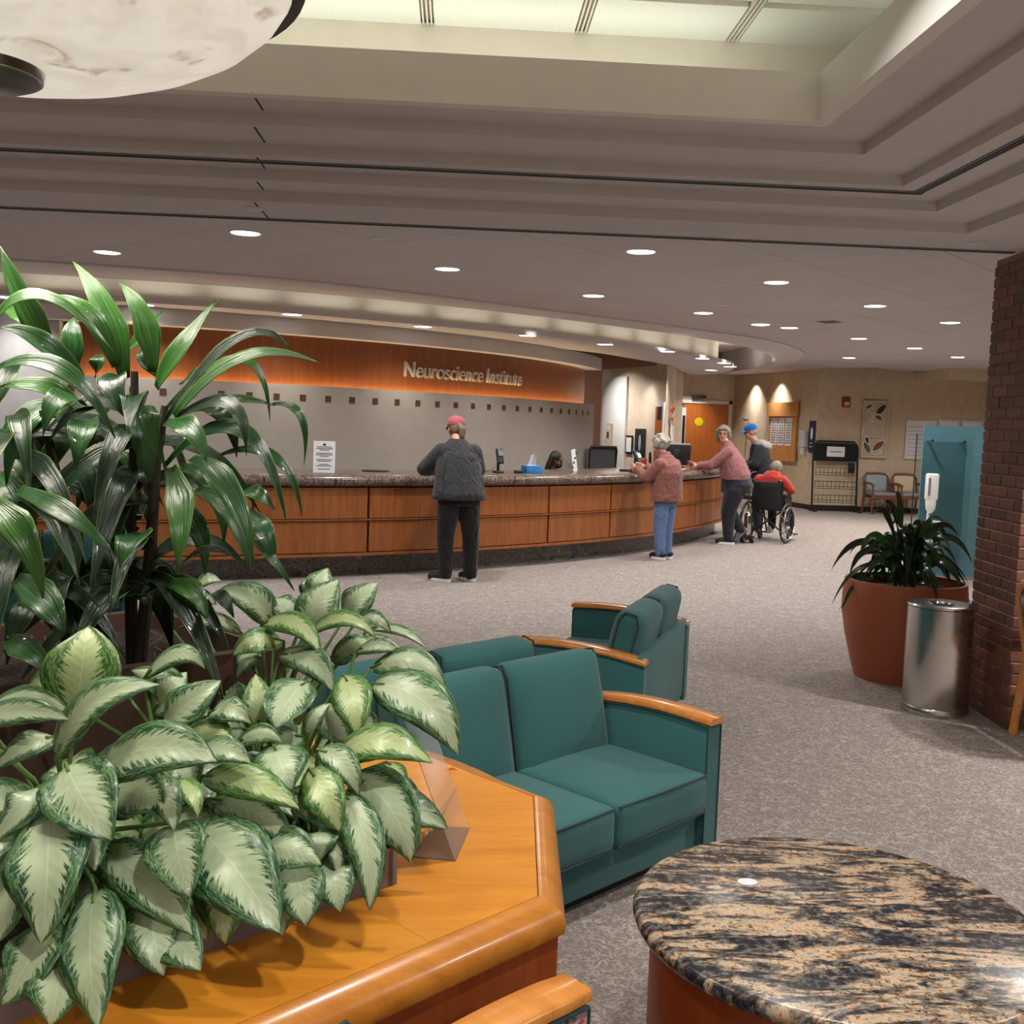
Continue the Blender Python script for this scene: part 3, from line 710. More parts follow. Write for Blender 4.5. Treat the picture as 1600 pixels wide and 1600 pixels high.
# ================================================================ RECEPTION DESK
def build_desk():
    t = thing('reception_desk', 'long curved reception desk with cherry panels and thick granite top', 'reception desk', (*pol(CC, 11.5, .7), 0))
    off = (-t.location[0], -t.location[1], 0)
    def part(g, name, m, smooth=True):
        o = g.obj(name, m, t, smooth, angle=35); o.location = off; return o
    A0, A1 = .08, 1.20
    part(arc_band(CC, 10.75, 11.50, A0, A1-.01, 0, .235, 60), 'toe_kick', M['kick'])
    part(arc_band(CC, 10.75, 11.62, A0, A1, .245, .95, 60), 'carcass', M['cherry_dark'])
    part(arc_band(CC, 11.5, 11.70, A0, A1, .225, .25, 60), 'bottom_rail', M['cherry'])
    edges = [.08, .1795, .283, .3868, .4905, .595, .6988, .799, .9156, 1.0151, 1.11, 1.198]
    for a, b in zip(edges, edges[1:]):
        for z0, z1 in ((.255, .588), (.606, .935)):
            part(arc_band(CC, 11.6, 11.66, a+.0012, b-.0012, z0+.006, z1-.006, 8), 'panel', M['cherry'])
    part(arc_band(CC, 11.6, 11.675, A0, A1, .590, .604, 60), 'middle_rail', M['cherry'])
    # countertop with a full bullnose
    g = G(); rings = []
    for k in range(65):
        a = A0+(A1+.012-A0)*k/64
        prof = [(10.6, .945)]+[(11.66+.065*cos(q), 1.005+.06*sin(q)) for q in [radians(v) for v in (-90, -60, -30, 0, 30, 60, 90)]]+[(10.6, 1.065)]
        rings.append([(*pol(CC, r, a), z) for r, z in prof])
    part(g.loft(rings), 'countertop', M['granite2'])
    w = thing('desk_worktop', 'lower inner worktop behind the granite counter', 'desk', (*pol(CC, 10.3, .8), .72))
    o = arc_band(CC, 10.15, 10.58, .3, 1.19, .72, .75, 40).obj('worktop', M['cherry'], w); o.location = (-w.location[0], -w.location[1], -.72)
    o = arc_band(CC, 10.52, 10.58, .3, 1.19, 0, .72, 40).obj('back_panel', M['cherry_dark'], w); o.location = (-w.location[0], -w.location[1], -.72)
build_desk()
ZT = 1.065
def at_ctr(a, r, z=ZT): return (*pol(CC, r, a), z)
def build_counter_items():
    # paper sign in an acrylic stand
    p = at_ctr(.455, 11.42)
    t = thing('sign_holder', 'white printed notice in a clear upright stand on the counter', 'sign', p, .20)
    G().b2(-.115, .115, -.04, .04, 0, .006).obj('foot', M['acrylic'], t)
    G().b2(-.112, .112, -.004, .004, .006, .335).obj('sheet', M['paper'], t)
    g = G(); random.seed(3)
    g.b2(-.015, .015, -.0055, -.004, .288, .31)
    for k, w in enumerate((.075, .085, .05, None, .08, .085, .045, None, .08, .07, None, .05, .08, None, .06)):
        if w: g.b2(-w, w, -.0055, -.004, .272-.0165*k, .272-.0165*k+.007)
    stuff(g.obj('printed_lines', M['ink'], t))
    # round dark mat
    tag(G().lathe([(.001, 0), (.15, 0), (.155, .008), (.15, .014), (.001, .016)], at_ctr(.525, 10.95), 28).obj('round_mat', M['black'], None, True), 'flat dark round mat on the counter left of the woman in the cap', 'mat')
    # tablet on an easel
    t = thing('tablet', 'black tablet propped on the counter right of the woman in the cap', 'tablet', at_ctr(.635, 11.2), .4)
    G().rbox((0, 0, .115), (.13, .012, .2), .006, rx=-.18).obj('body', M['black'], t, True); G().box((0, -.008, .116), (.115, .002, .17), rx=-.18).obj('screen', M['screen'], t)
    G().b2(-.03, .03, -.02, .07, 0, .012).obj('stand', M['black'], t)
    def pinpad(loc, rz, lab, cord=True, tilt=-.35):
        t = thing('card_terminal', lab, 'card terminal', loc, rz, 'card terminals on the counter')
        G().rbox((0, .02, .012), (.11, .12, .024), .01).obj('base', M['black'], t, True)
        G().tube([(0, .03, .02), (0, .03, .12), (0, .01, .17)], .018, 10).obj('post', M['black'], t, True)
        R = tilt
        b = G().rbox((0, -.012, .2), (.085, .04, .19), .012, rx=R).obj('body', M['black'], t, True)
        G().box((0, -.036, .235), (.06, .004, .06), rx=R).obj('screen', M['screen_lit'] if not cord else M['grey_plastic'], b)
        g = G()
        for i in range(3):
            for j in range(4): g.box((-.02+.02*i, -.030+.006*j*.5, .135+.02*j+.006), (.013, .012, .012), rx=R)
        stuff(g.obj('keys', M['grey_plastic'], b))
        if cord: G().tube([(-.04, .02, .07), (-.1, .0, .03), (-.17, .02, .008), (-.22, .05, .006)], .004, 6).obj('cord', M['black'], t, True)
        return t
    pinpad(at_ctr(.660, 11.25), .35, 'black card terminal on a post beside the blue tissue box')
    pinpad((2.36, 13.62, ZT), .75, 'black card terminal tilted up in the hands of the customer in the rose coat', False, -.5)
    t = thing('cable_puck', 'small black cable puck left of the tissue box', 'puck', at_ctr(.682, 11.32), .4)
    G().rbox((0, 0, .018), (.1, .07, .036), .012).obj('body', M['black'], t, True); G().tube([(.05, 0, .02), (.1, .04, .05), (.13, .06, .01)], .004, 6).obj('cord', M['black'], t, True)
    # tissue box
    t = thing('tissue_box', 'blue tissue box with a white tissue pulled up on the counter', 'tissue box', at_ctr(.703, 11.3), .55)
    G().rbox((0, 0, .045), (.235, .12, .09), .004).obj('carton', M['tissue_blue'], t, True); G().b2(-.07, .07, -.03, .03, .089, .092).obj('slot', M['tissue'], t)
    g = G(); rings = [[(.055*cos(a)*(1-.2*k)+.008*sin(5*a+k), .016*sin(a)*(1+.6*k)+.006*cos(4*a+k)-.012*k, .088+.045*k+.012*sin(3*a)*(k > 1)) for a in [2*pi*i/20 for i in range(20)]] for k in range(4)]
    g.loft(rings, False).obj('tissue', M['tissue'], t, True)
    # leaning narrow sign
    t = thing('counter_card', 'narrow white card leaning on the counter before the receptionist', 'sign', at_ctr(.782, 11.2), .75)
    G().box((0, 0, .145), (.08, .008, .29), ry=-.22).obj('card', M['paper'], t)
    g = G()
    for k in range(4): g.box((-.012*(k-1.5)*2*-1*.9, -.006, .06+.06*k), (.035, .003, .022), ry=-.22)
    stuff(g.obj('printed_marks', M['ink'], t)); G().b2(-.06, .02, -.03, .03, 0, .006).obj('foot', M['acrylic'], t)
    tag(G().rbox(at_ctr(.885, 11.25, ZT+.016), (.22, .12, .03), .012, rz=.9).obj('black_pouch', M['black'], None, True), 'flat black pouch on the counter before the mesh chair', 'pouch')
    # papers and a small box at the far end
    tag(G().box(at_ctr(1.03, 11.3, ZT+.005), (.3, .2, .01), rz=1.1).obj('paper_stack', M['paper'], None), 'white papers on the counter right of the rose coat', 'papers')
    tag(G().rbox(at_ctr(1.065, 11.5, ZT+.03), (.12, .09, .06), .004, rz=1.0).obj('small_carton', M['orange_deco'], None, True), 'small orange carton beside the monitor at the counter end', 'carton')
    # monitor seen from behind
    t = thing('monitor', 'black monitor seen from behind at the far end of the desk', 'monitor', (3.42, 16.2, ZT), -.12)
    G().rbox((0, 0, .205), (.46, .05, .32), .015, rx=.05).obj('case', M['black'], t, True); G().b2(-.2, .22, -.02, .03, .36, .38).obj('top_tray', M['lightgrey'], t)
    G().rbox((0, -.04, .19), (.1, .05, .2), .01).obj('mount', M['black'], t, True); G().b2(-.04, .04, -.03, .03, .02, .1).obj('stalk', M['black'], t); G().rbox((0, 0, .012), (.25, .2, .024), .01).obj('foot', M['black'], t, True)
    # task chair with mesh back
    t = thing('task_chair', 'black office chair with a mesh back behind the counter', 'chair', (2.33, 16.7, 0), pi+.5); t.scale = (1.08, 1.08, 1.04)
    g = G(); g.tube([(-.24, 0, .85), (-.25, .02, 1.24), (-.23, .03, 1.29), (.23, .03, 1.29), (.25, .02, 1.24), (.24, 0, .85), (-.24, 0, .85)], .018, 8).obj('back_frame', M['black'], t, True)
    me = G(); me.b2(-.24, .24, .008, .014, .86, 1.28).obj('mesh_back', plain('chair_mesh', (.045, .045, .05), .8, var=.4, scale=160), t)
    G().rbox((0, -.02, .9), (.5, .05, .1), .02).obj('lumbar_bar', M['black'], t, True)
    G().rbox((0, -.28, .5), (.5, .5, .09), .04).obj('seat', M['black'], t, True); G().tube([(0, -.25, .12), (0, -.25, .47)], .03).obj('gas_lift', M['black'], t)
    G().tube([(0, 0, .85), (0, .04, .6), (0, -.2, .46)], .025).obj('back_post', M['black'], t, True)
    for k in range(5):
        a = 2*pi*k/5; G().tube([(0, -.25, .13), (.3*cos(a), -.25+.3*sin(a), .07)], .02).sph((.3*cos(a), -.25+.3*sin(a), .035), .035).obj('foot', M['black'], t, True)
    # red and white clutter on the worktop
    tag(G().rbox((2.90, 16.35, .75+.22), (.16, .14, .44), .02, rz=.3).obj('red_bin', M['red_box'], None, True), 'red plastic container behind the counter beside the mesh chair', 'container')
    t = thing('desk_phone', 'black desk phone with coiled cord behind the counter', 'phone', (3.30, 17.05, .75), .5)
    G().rbox((0, 0, .17), (.2, .16, .34), .02).obj('body', M['black'], t, True); G().rbox((0, -.02, .36), (.07, .2, .04), .015, ry=.3).obj('handset', M['black'], t, True)
    tag(G().box((3.08, 16.75, .75+.16), (.34, .26, .32), rz=.7).obj('paper_tray', M['paper'], None), 'pile of white papers behind the counter beside the phone', 'papers')
build_counter_items()

def build_back_area():
    # orange doors, pictures, notices
    d = structure(G().b2(5.75, 6.92, 26.55, 26.6, 0, 2.37).obj('door_1', M['doorwood']))
    G().b2(6.92, 7.0, 26.53, 26.6, 0, 2.45).obj('door_jamb', M['white'], d); G().b2(5.7, 7.0, 26.53, 26.6, 2.37, 2.45).obj('door_head', M['white'], d)
    tag(G().lathe([(.001, -.003), (.11, -.003), (.11, .003), (.001, .003)], n=28).xf(Matrix.Translation((6.16, 26.545, 1.90)) @ Matrix.Rotation(pi/2, 4, 'X')).obj('round_sticker', M['yellow'], None), 'round yellow sticker on the orange wooden door', 'sticker')
    tag(G().b2(5.95, 6.3, 26.44, 26.55, 2.5, 2.57).obj('door_closer', M['black'], None), 'dark door closer bar above the orange door', 'door closer')
    t = thing('side_window', 'narrow white framed dark window beside the orange door', 'window', (5.76, 26.53, 1.1))
    G().b2(-.05, .05, -.02, .02, 0, 1.15).obj('frame', M['white'], t); G().b2(-.03, .035, -.028, -.018, .05, .95).obj('pane', M['screen'], t)
    # office wall: runs from near right to far left
    ax, ay = 3.82, 19.2; bx, by = 2.96, 21.65
    ex, ey = bx-ax, by-ay; L = hypot(ex, ey); ex /= L; ey /= L; nx, ny = -ey, ex; rz = atan2(-ey, -ex)
    if ny > 0: nx, ny = -nx, -ny
    def onwall(s, z, o=.01): return (ax+ex*s-ey*o*1.0, ay+ey*s+ex*o*1.0, z)
    wrz = atan2(-ey, -ex)
    def w(name, lab, cat, s, z): return thing(name, lab, cat, onwall(s, z, .012), wrz)
    d = w('office_doorway', 'narrow doorway with orange door edge in the lit office wall', 'doorway', .17, 0)
    G().b2(-.16, .16, -.02, .01, 0, 2.16).obj('frame', M['white'], d); G().b2(-.12, .10, -.03, -.018, 0, 2.08).obj('door', M['doorwood'], d); G().b2(-.04, .10, -.034, -.03, 1.84, 2.08).obj('transom', M['picture_dark'], d)
    t = w('poster', 'dark poster with a pale figure on the office wall', 'poster', .87, 1.0); G().b2(-.2, .2, -.012, .0, 0, .66).obj('sheet', M['picture_dark'], t); G().sph((.0, -.013, .38), (.05, .004, .16)).obj('pale_shape', M['skyblue'], t, True)
    t = w('framed_certificate', 'small black framed certificate on the office wall', 'picture frame', 1.29, 1.16); G().b2(-.13, .13, -.02, 0, 0, .36).obj('frame', M['black'], t); G().b2(-.1, .1, -.023, -.019, .04, .32).obj('print', M['paper'], t)
    t = w('notice_sheets', 'two small white notices below the dark poster', 'notice', .92, .72); G().b2(-.08, .08, -.008, 0, .14, .27).obj('sheet', M['paper'], t); G().b2(-.07, .07, -.008, 0, 0, .125).obj('sheet', M['paper'], t)
    tag(G().b2(-.02, .02, -.02, 0, 0, .2).obj('wall_switch', M['black'], None), 'small black wall plate beside the doorway', 'wall plate').location = onwall(.46, 1.02, .012)
    bpy.data.objects['wall_switch'].rotation_euler = (0, 0, wrz)
    # autumn garland and pinned papers on the end of the office wall
    erz = atan2(.916, .40)
    t = thing('pinned_papers', 'white papers pinned on the end of the office wall below orange leaves', 'papers', (4.0, 19.57, .95), erz)
    random.seed(5)
    for k in range(9): G().box((random.uniform(-.08, .1), -.012-.002*k, .05+.105*k), (.13, .003, .15), ry=random.uniform(-.3, .3)).obj('sheet', M['paper'] if k % 4 else M['skyblue'], t)
    t = thing('autumn_garland', 'orange autumn leaf garland on the office wall by the doorway', 'garland', (4.0, 19.57, 1.95), erz)
    for k in range(10): G().sph((random.uniform(-.11, .12), -.03, random.uniform(-.12, .14)), (.055, .02, .04), 7, 5).obj('paper_leaf', M['orange_deco'], t)
    for k in range(4): G().sph((random.uniform(.02, .12), -.03, random.uniform(-.75, -.15)), (.04, .02, .04), 7, 5).obj('paper_leaf', M['orange_deco'], t)
    # framed door panel on the white slab that stands in for a lit opening
    t = thing('wall_panel', 'beige framed panel with a small square plate on the white slab of the lit opening', 'panel', (3.82-.33*2.06-.075, 19.2+.943*2.06-.04, .9), atan2(-2.45, .86)); G().b2(-.1, .1, -.02, .02, 0, .85).obj('frame', M['frame_pale'], t); G().b2(-.07, .07, -.024, -.018, .03, .8).obj('panel', M['wall'], t); G().b2(-.045, .045, -.03, -.022, .55, .68).obj('plate', M['chairwood'], t); G().sph((.05, -.03, .28), .02, 8, 6).obj('knob', M['chrome'], t)
    t = thing('dark_cabinet', 'dark cabinet edge at the right end of the curved sign wall', 'cabinet', (2.42, 17.6, 0)); G().b2(-.12, .16, -.1, .2, 0, 1.34).obj('carcass', M['black'], t); G().b2(-.1, .14, -.112, -.1, .05, 1.3).obj('door', M['black_metal'], t)
    # angled wall: notice board
    ax, ay = 7.9, 22.64; bx, by = 7.06, 26.58; L = hypot(bx-ax, by-ay); ex, ey = (bx-ax)/L, (by-ay)/L
    rz = atan2(-ey, -ex)
    def onA(s, z): return (ax+ex*s-ey*.0-.02*abs(ey), ay+ey*s-.0, z)
    t = thing('notice_board', 'honey wooden notice board with three printed sheets on the angled wall', 'notice board', onA(1.42, 1.03), rz)
    G().b2(-.62, .62, -.05, .0, .0, 1.36).obj('back_board', M['boardwood'], t); G().b2(-.68, .68, -.09, -.05, 1.04, 1.36).obj('top_rail', M['boardwood'], t); G().b2(-.68, .68, -.09, -.05, 0, .3).obj('bottom_rail', M['boardwood'], t)
    for k in range(3):
        s = G().b2(-.5+.34*k, -.22+.34*k, -.06, -.052, .36, 1.0).obj('sheet', M['paper'], t); g = G()
        for q in range(9): g.b2(-.47+.34*k, -.25+.34*k, -.063, -.06, .42+.058*q, .44+.058*q)
        stuff(g.obj('printed_lines', M['grey_plastic'], s))
    t = thing('wall_dispenser', 'white and grey dispenser beside a navy card on the angled wall', 'dispenser', onA(.42, 1.42), rz); G().rbox((0, -.06, .15), (.2, .12, .38), .02).obj('case', M['lightgrey'], t, True); G().b2(-.08, .02, -.08, -.02, -.2, -.05).obj('tray', M['white'], t)
    t = thing('navy_card', 'navy blue information card on the angled wall near the corner', 'sign', onA(.16, 1.27), rz); G().b2(-.11, .11, -.02, 0, 0, .7).obj('card', M['navy'], t); G().sph((0, -.02, .42), (.05, .006, .14), 8, 6).obj('pale_figure', M['paper'], t); g = G(); g.b2(-.06, .06, -.024, -.019, .2, .215); g.b2(-.06, .06, -.024, -.019, .12, .135); stuff(g.obj('printed_lines', M['paper'], t))
    tag(G().tube([(0, 0, 0), (-.12, -.12, 0), (-.16, -.16, .02)], .018, 6).obj('coat_hook', M['black'], None, True), 'small dark coat hook on the angled wall', 'hook').location = onA(3.2, 1.98)
    # far wall: alarm, artwork, boards
    Y = 22.62
    t = thing('fire_alarm', 'red fire alarm strobe on the far wall', 'fire alarm', (8.49, Y, 2.3)); G().rbox((0, -.02, .1), (.17, .07, .22), .012).obj('case', M['red_box'], t, True); G().b2(-.05, .06, -.064, -.05, .06, .1).obj('strobe', M['paper'], t); G().b2(-.05, .06, -.06, -.05, .03, .045).obj('label_strip', M['paper'], t)
    t = thing('leaf_artwork', 'tall pale framed metal panel artwork with two leaf medallions', 'artwork', (9.17, Y, 1.2))
    G().b2(-.29, .29, -.03, 0, 0, 1.25).obj('back_panel', M['frame_pale'], t)
    for x0, x1, z0, z1 in ((-.29, -.25, 0, 1.25), (.25, .29, 0, 1.25), (-.25, .25, 0, .04), (-.25, .25, 1.21, 1.25), (-.25, .25, .44, .48), (-.25, .25, .77, .81)): G().b2(x0, x1, -.05, -.028, z0, z1).obj('frame_bar', M['wall_tan'], t)
    def leafshape(cx, cz, L_, W2, rot, m):
        g = G(); pts = []
        for i in range(14):
            a = 2*pi*i/14; q = cos(a); x, z = L_*q, W2*sin(a)*(1-.5*abs(q)**3); pts.append((cx+x*cos(rot)-z*sin(rot), cz+x*sin(rot)+z*cos(rot)))
        n = len(pts); g.add([(x, -.045, z) for x, z in pts]+[(x, -.03, z) for x, z in pts], [tuple(range(n)), tuple(range(2*n-1, n-1, -1))]+[(i, n+i, n+(i+1) % n, (i+1) % n) for i in range(n)])
        lf = g.obj('leaf_inlay', m, t)
        G().tube([(x, -.047, z) for x, z in pts]+[(pts[0][0], -.047, pts[0][1])], .01, 5).obj('leaf_rim', M['paper'], lf, True)
    for cx, cz, l, w_, r, m in ((.1, 1.06, .17, .075, .8, M['plum']), (-.17, 1.12, .1, .045, .5, M['olive']), (-.14, .92, .14, .06, 2.2, M['frame_pale']), (.05, .9, .13, .055, -.6, M['rust']),
                               (.09, .27, .17, .075, .7, M['rust']), (-.16, .22, .15, .065, -1.0, M['olive']), (-.17, .4, .1, .045, 1.9, M['plum']), (.06, .12, .13, .05, .2, M['frame_pale'])): leafshape(cx, cz, l, w_, r, m)
    t = thing('wall_chart', 'large white printed chart on the far wall left of the teal screen', 'chart', (10.2, Y, 1.2)); G().b2(-.32, .36, -.02, 0, 0, .86).obj('board', M['paper'], t); g = G()
    for k in range(8): g.b2(-.28, .3, -.023, -.019, .08+.09*k, .088+.09*k)
    stuff(g.obj('printed_lines', M['grey_plastic'], t))
    for x, lab in ((10.83, 'white framed sheet above the teal screen, left one'), (11.36, 'white framed sheet above the teal screen, right one by the pillar')):
        t = thing('framed_sheet', lab, 'picture frame', (x, Y, 1.5)); G().b2(-.24, .24, -.025, 0, 0, .6).obj('frame', M['lightgrey'], t); G().b2(-.2, .2, -.03, -.024, .04, .56).obj('sheet', M['paper'], t)
    # brochure rack
    t = thing('brochure_rack', 'black wire brochure rack with three empty tiers against the far wall', 'rack', (8.27, 22.36, 0), .03)
    G().tube([(-.5, .0, 0), (-.5, .1, 1.42), (-.42, .105, 1.53), (.42, .105, 1.53), (.5, .1, 1.42), (.5, 0, 0)], .022, 8).obj('frame', M['black_metal'], t, True)
    G().b2(-.48, .48, .09, .11, 1.1, 1.5).obj('header_panel', M['black_metal'], t); G().b2(-.2, .2, .08, .09, 1.2, 1.42).obj('header_card', M['paper'], t)
    stuff(G().b2(-.12, .13, .077, .081, 1.3, 1.315).obj('printed_line', M['ink'], t))
    G().b2(-.5, .5, -.02, .02, .1, .14).obj('foot_bar', M['black_metal'], t); 
    for s in (-1, 1): G().b2(s*.5-.03, s*.5+.03, -.25, .12, 0, .03).obj('foot', M['black_metal'], t)
    for k in range(3):
        z = .2+.30*k; g = G()
        for dz in (0, .05, .16): g.tube([(-.47, .0, z+dz), (.47, .0, z+dz)], .006, 5)
        for i in range(11): x = -.46+.092*i; g.tube([(x, .06, z), (x, -.01, z+.0), (x, -.01, z+.17)], .005, 5)
        stuff(g.obj('wire_tier', M['black_metal'], t))
    tag(G().b2(-.07, .07, -.02, .02, 0, .22).obj('brochure', M['black'], None), 'single dark brochure left in the top right tier of the wire rack', 'brochure').location = (8.63, 22.42, .86)
    # two seat chair pair
    def wood_chair(loc, rz, lab, grp, fab, fab2):
        t = thing('wooden_armchair', lab, 'chair', loc, rz, grp)
        for s in (-1, 1):
            G().tube([(s*.28, -.27, 0), (s*.28, -.27, .62)], .022, 8).obj('leg', M['chairwood'], t, True)
            G().tube([(s*.28, .27, 0), (s*.28, .22, .45), (s*.27, .29, .78), (s*.2, .31, .86)], .024, 8).obj('leg', M['chairwood'], t, True)
            G().tube([(s*.28, -.3, .62), (s*.285, -.1, .66), (s*.28, .24, .66)], .026, 8).obj('arm', M['chairwood'], t, True)
        G().tube([(-.2, .31, .86), (0, .33, .87), (.2, .31, .86)], .026, 8).obj('top_rail', M['chairwood'], t, True)
        G().b2(-.27, .27, -.28, -.25, .34, .41).obj('apron', M['chairwood'], t); G().b2(-.27, .27, .21, .24, .34, .41).obj('apron', M['chairwood'], t)
        G().rbox((0, -.02, .43), (.5, .5, .09), .04, 2, .02).obj('seat', fab2, t, True); G().rbox((0, .27, .65), (.46, .06, .36), .03, 2, .01, rx=-.15, axis=1).obj('backrest', fab, t, True)
        return t
    wood_chair((9.2, 22.15, 0), .0, 'wooden armchair with pale back pad, left of the pair by the rack', None, M['skyblue'], M['grey_plastic'])
    wood_chair((9.83, 22.15, 0), .0, 'wooden armchair with tan back pad, right of the pair behind the glass', None, M['wall_tan'], M['grey_plastic'])
    # chair beside the pillar
    t = wood_chair((3.42, 5.28, 0), radians(90), 'honey wooden armchair at the right edge beside the brick pillar', None, M['floral'], M['floral'])
    for c in t.children:
        if c.name.startswith(('leg', 'arm', 'top', 'apron')): c.data.materials[0] = M['armwood']
    # teal glass screen, clear glass and hand sanitiser stand
    t = thing('glass_screen', 'teal frosted glass screen with a clear pane on standoffs by the pillar', 'screen', (5.75, 12.0, 0), -.02)
    G().b2(-.29, .5, -.012, .012, .0, 1.80).obj('teal_pane', M['tealglass'], t)
    G().b2(-.42, .25, -.13, -.118, .25, 1.70).obj('clear_pane', M['glass'], t)
    G().b2(-.425, -.417, -.131, -.117, .25, 1.70).obj('pane_edge', M['screen'], t)
    for x in (-.24, .14): G().tube([(x, -.14, 1.62), (x, .0, 1.62)], .018, 12).obj('standoff', M['chrome'], t, True)
    G().b2(-.29, .5, -.05, .05, 0, .03).obj('base_rail', M['steel'], t)
    t = thing('sanitiser_stand', 'white hand sanitiser dispenser on a floor stand before the glass screen', 'dispenser', (5.40, 11.6, 0), -.1)
    G().lathe([(.001, 0), (.14, 0), (.14, .015), (.02, .025), (.001, .025)], n=24).obj('foot', M['lightgrey'], t, True); G().tube([(0, .03, .02), (0, .03, 1.24)], .016, 10).obj('pole', M['lightgrey'], t, True)
    G().rbox((0, -.03, 1.10), (.13, .1, .3), .02).obj('case', M['white'], t, True); G().b2(-.055, -.03, -.085, -.07, 1.0, 1.2).obj('window', M['grey_plastic'], t)
    G().lathe([(.02, -.1), (.05, -.06), (.058, 0), (.058, .06), (.001, .06)], (0, -.03, .9), 16).obj('nozzle_cup', M['white'], t, True); G().lathe([(.001, 0), (.09, .0), (.095, .012), (.001, .008)], (.02, -.06, .7), 20).obj('drip_tray', M['white'], t, True)
build_back_area()

# ================================================================ LOUNGE
def build_sofas():
    def sofa(label, W_, loc, rz, n=2, fab='teal', pipe='teal_piping', cat='sofa', name='lounge_sofa', group=None):
        """local: x along the seat, y towards the back, front at y=0"""
        t = thing(name, label, cat, loc, rz, group)
        D = .70; aw = .085; h = W_/2; F, P = M[fab], M[pipe]
        G().b2(-h+aw, h-aw, .05, D-.02, .05, .20).obj('base', F, t)
        G().rbox((0, .04, .125), (W_-2*aw-.004, .02, .15), .008).obj('front_rail', F, t, True)
        G().b2(-h+.05, h-.05, .08, D-.06, 0, .05).obj('plinth', M['black'], t)
        for s in (-1, 1):
            prof = []
            for k in range(13):
                y = .0+(D-.0)*k/12; zt = .50+.045*(1-((k-4.5)/7.5)**2)-.018*k/12
                prof.append((y, zt))
            x0, x1 = (s*h, s*(h-aw)) if s < 0 else (s*(h-aw), s*h)
            g = G(); rings = [[(x0, y, .04), (x1, y, .04), (x1, y, z-.012), (x1-.01, y, z), (x0+.01, y, z), (x0, y, z-.012)] for y, z in prof]; a = g.loft(rings).obj('arm', F, t, True, angle=50)
            g = G(); rings = []
            for k, (y, z) in enumerate(prof):
                yy = y-.012 if k == 0 else (y+.004 if k == 12 else y); e = .006 if k in (0, 12) else 0
                rings.append([(x0-.004+e, yy, z+.002), (x1+.004-e, yy, z+.002), (x1+.004-e, yy, z+.018), (x1-.004-e, yy, z+.026), (x0+.004+e, yy, z+.026), (x0-.004+e, yy, z+.018)])
            g.loft(rings).obj('arm_cap', M['armwood'], t, True, angle=50)
            for xx in (x0, x1):
                G().tube([(xx, y, z-.006) for y, z in prof], .005, 6).obj('piping', P, t, True)
                G().tube([(xx, -.001, .05), (xx, -.001, prof[0][1]-.01)], .004, 6).obj('piping', P, t, True)
        cw = (W_-2*aw)/n
        for k in range(n):
            cx = -h+aw+cw*(k+.5)
            c = G().rbox((cx, .26, .275), (cw-.004, .56, .16), .03, 4, .022).obj('seat_cushion', F, t, True)
            q = cw/2-.012
            for z in (.345, .205): G().tube([(cx-q, -.013, z), (cx, -.018, z), (cx+q, -.013, z)], .004, 6).obj('piping', P, c, True)
            b = G().rbox((cx, .555, .50), (cw-.004, .15, .46), .055, 4, .025, rx=-.22, axis=1).obj('back_cushion', F, t, True)
            R = Matrix.Rotation(-.22, 3, 'X')
            for s in (-1, 1): G().tube([Vector((cx, .555, .50)) + R @ Vector((s*(cw/2-.008), yy, zz)) for yy, zz in ((-.045, -.2), (-.052, .17), (-.03, .222), (.03, .222), (.052, .17), (.045, -.2))], .005, 6).obj('piping', P, b, True)
        G().rbox((0, D-.035, .29), (W_-.02, .05, .46), .02, 2).obj('back_panel', F, t, True)
        return t
    W1 = 1.24; cu = 2.08+W1/2
    sofa('teal two seat sofa in front, turned to the right, beside the wooden planter base', W1, (*uv2(cu, 2.165), 0), ANG, 2, group=None)
    sofa('teal two seat sofa back to back with the front sofa, turned away', W1, (*uv2(cu-.05, 3.66), 0), ANG+pi, 2)
    # third sofa stands apart, turned away to the left
    a = radians(67.5); w = Vector((cos(a), sin(a))); f = Vector((-sin(a), cos(a)))       # w: near arm to far arm, f: facing
    near_front = Vector((.289, 5.19)); c = near_front+w*.62
    sofa('teal two seat sofa standing alone on the carpet, seen from its back corner', 1.26, (c.x, c.y, 0), atan2(-w.y, -w.x), 2)
    sofa('teal sofa glimpsed through the stems of the tall plant at left', 1.24, (-2.9, 7.4, 0), radians(20), 2)
    # floral armchair at the bottom edge: only its arm shows
    sofa('floral armchair with honey wooden arm caps beside the planter base at the bottom edge', .78, (*uv2(1.47, .915), 0), ANG-pi/2+pi, 1, 'floral', 'teal_piping', 'armchair', 'floral_armchair')
build_sofas()

def build_table():
    t = thing('granite_table', 'round drum table with a swirled black and tan granite top', 'table', (.924, 2.33, 0))
    R = .475
    G().lathe([(.001, .455), (R-.02, .455), (R-.006, .462), (R, .478), (R-.004, .492), (R-.016, .5), (.001, .5)], n=96).obj('top', M['granite'], t, True, angle=50)
    G().lathe([(.001, .0), (R-.045, 0), (R-.045, .455), (.001, .455)], n=64).obj('drum', M['boxwood'], t, True, angle=50)
    s = tag(G().lathe([(.001, 0), (.022, 0), (.022, .0006), (.001, .0006)], n=20).obj('paper_sticker', M['sticker'], None), 'small white oval sticker on the granite table top', 'sticker')
    s.scale = (1.15, .9, 1); s.location = (*STICK, .5005)
STICK = (.76, 2.497)
build_table()

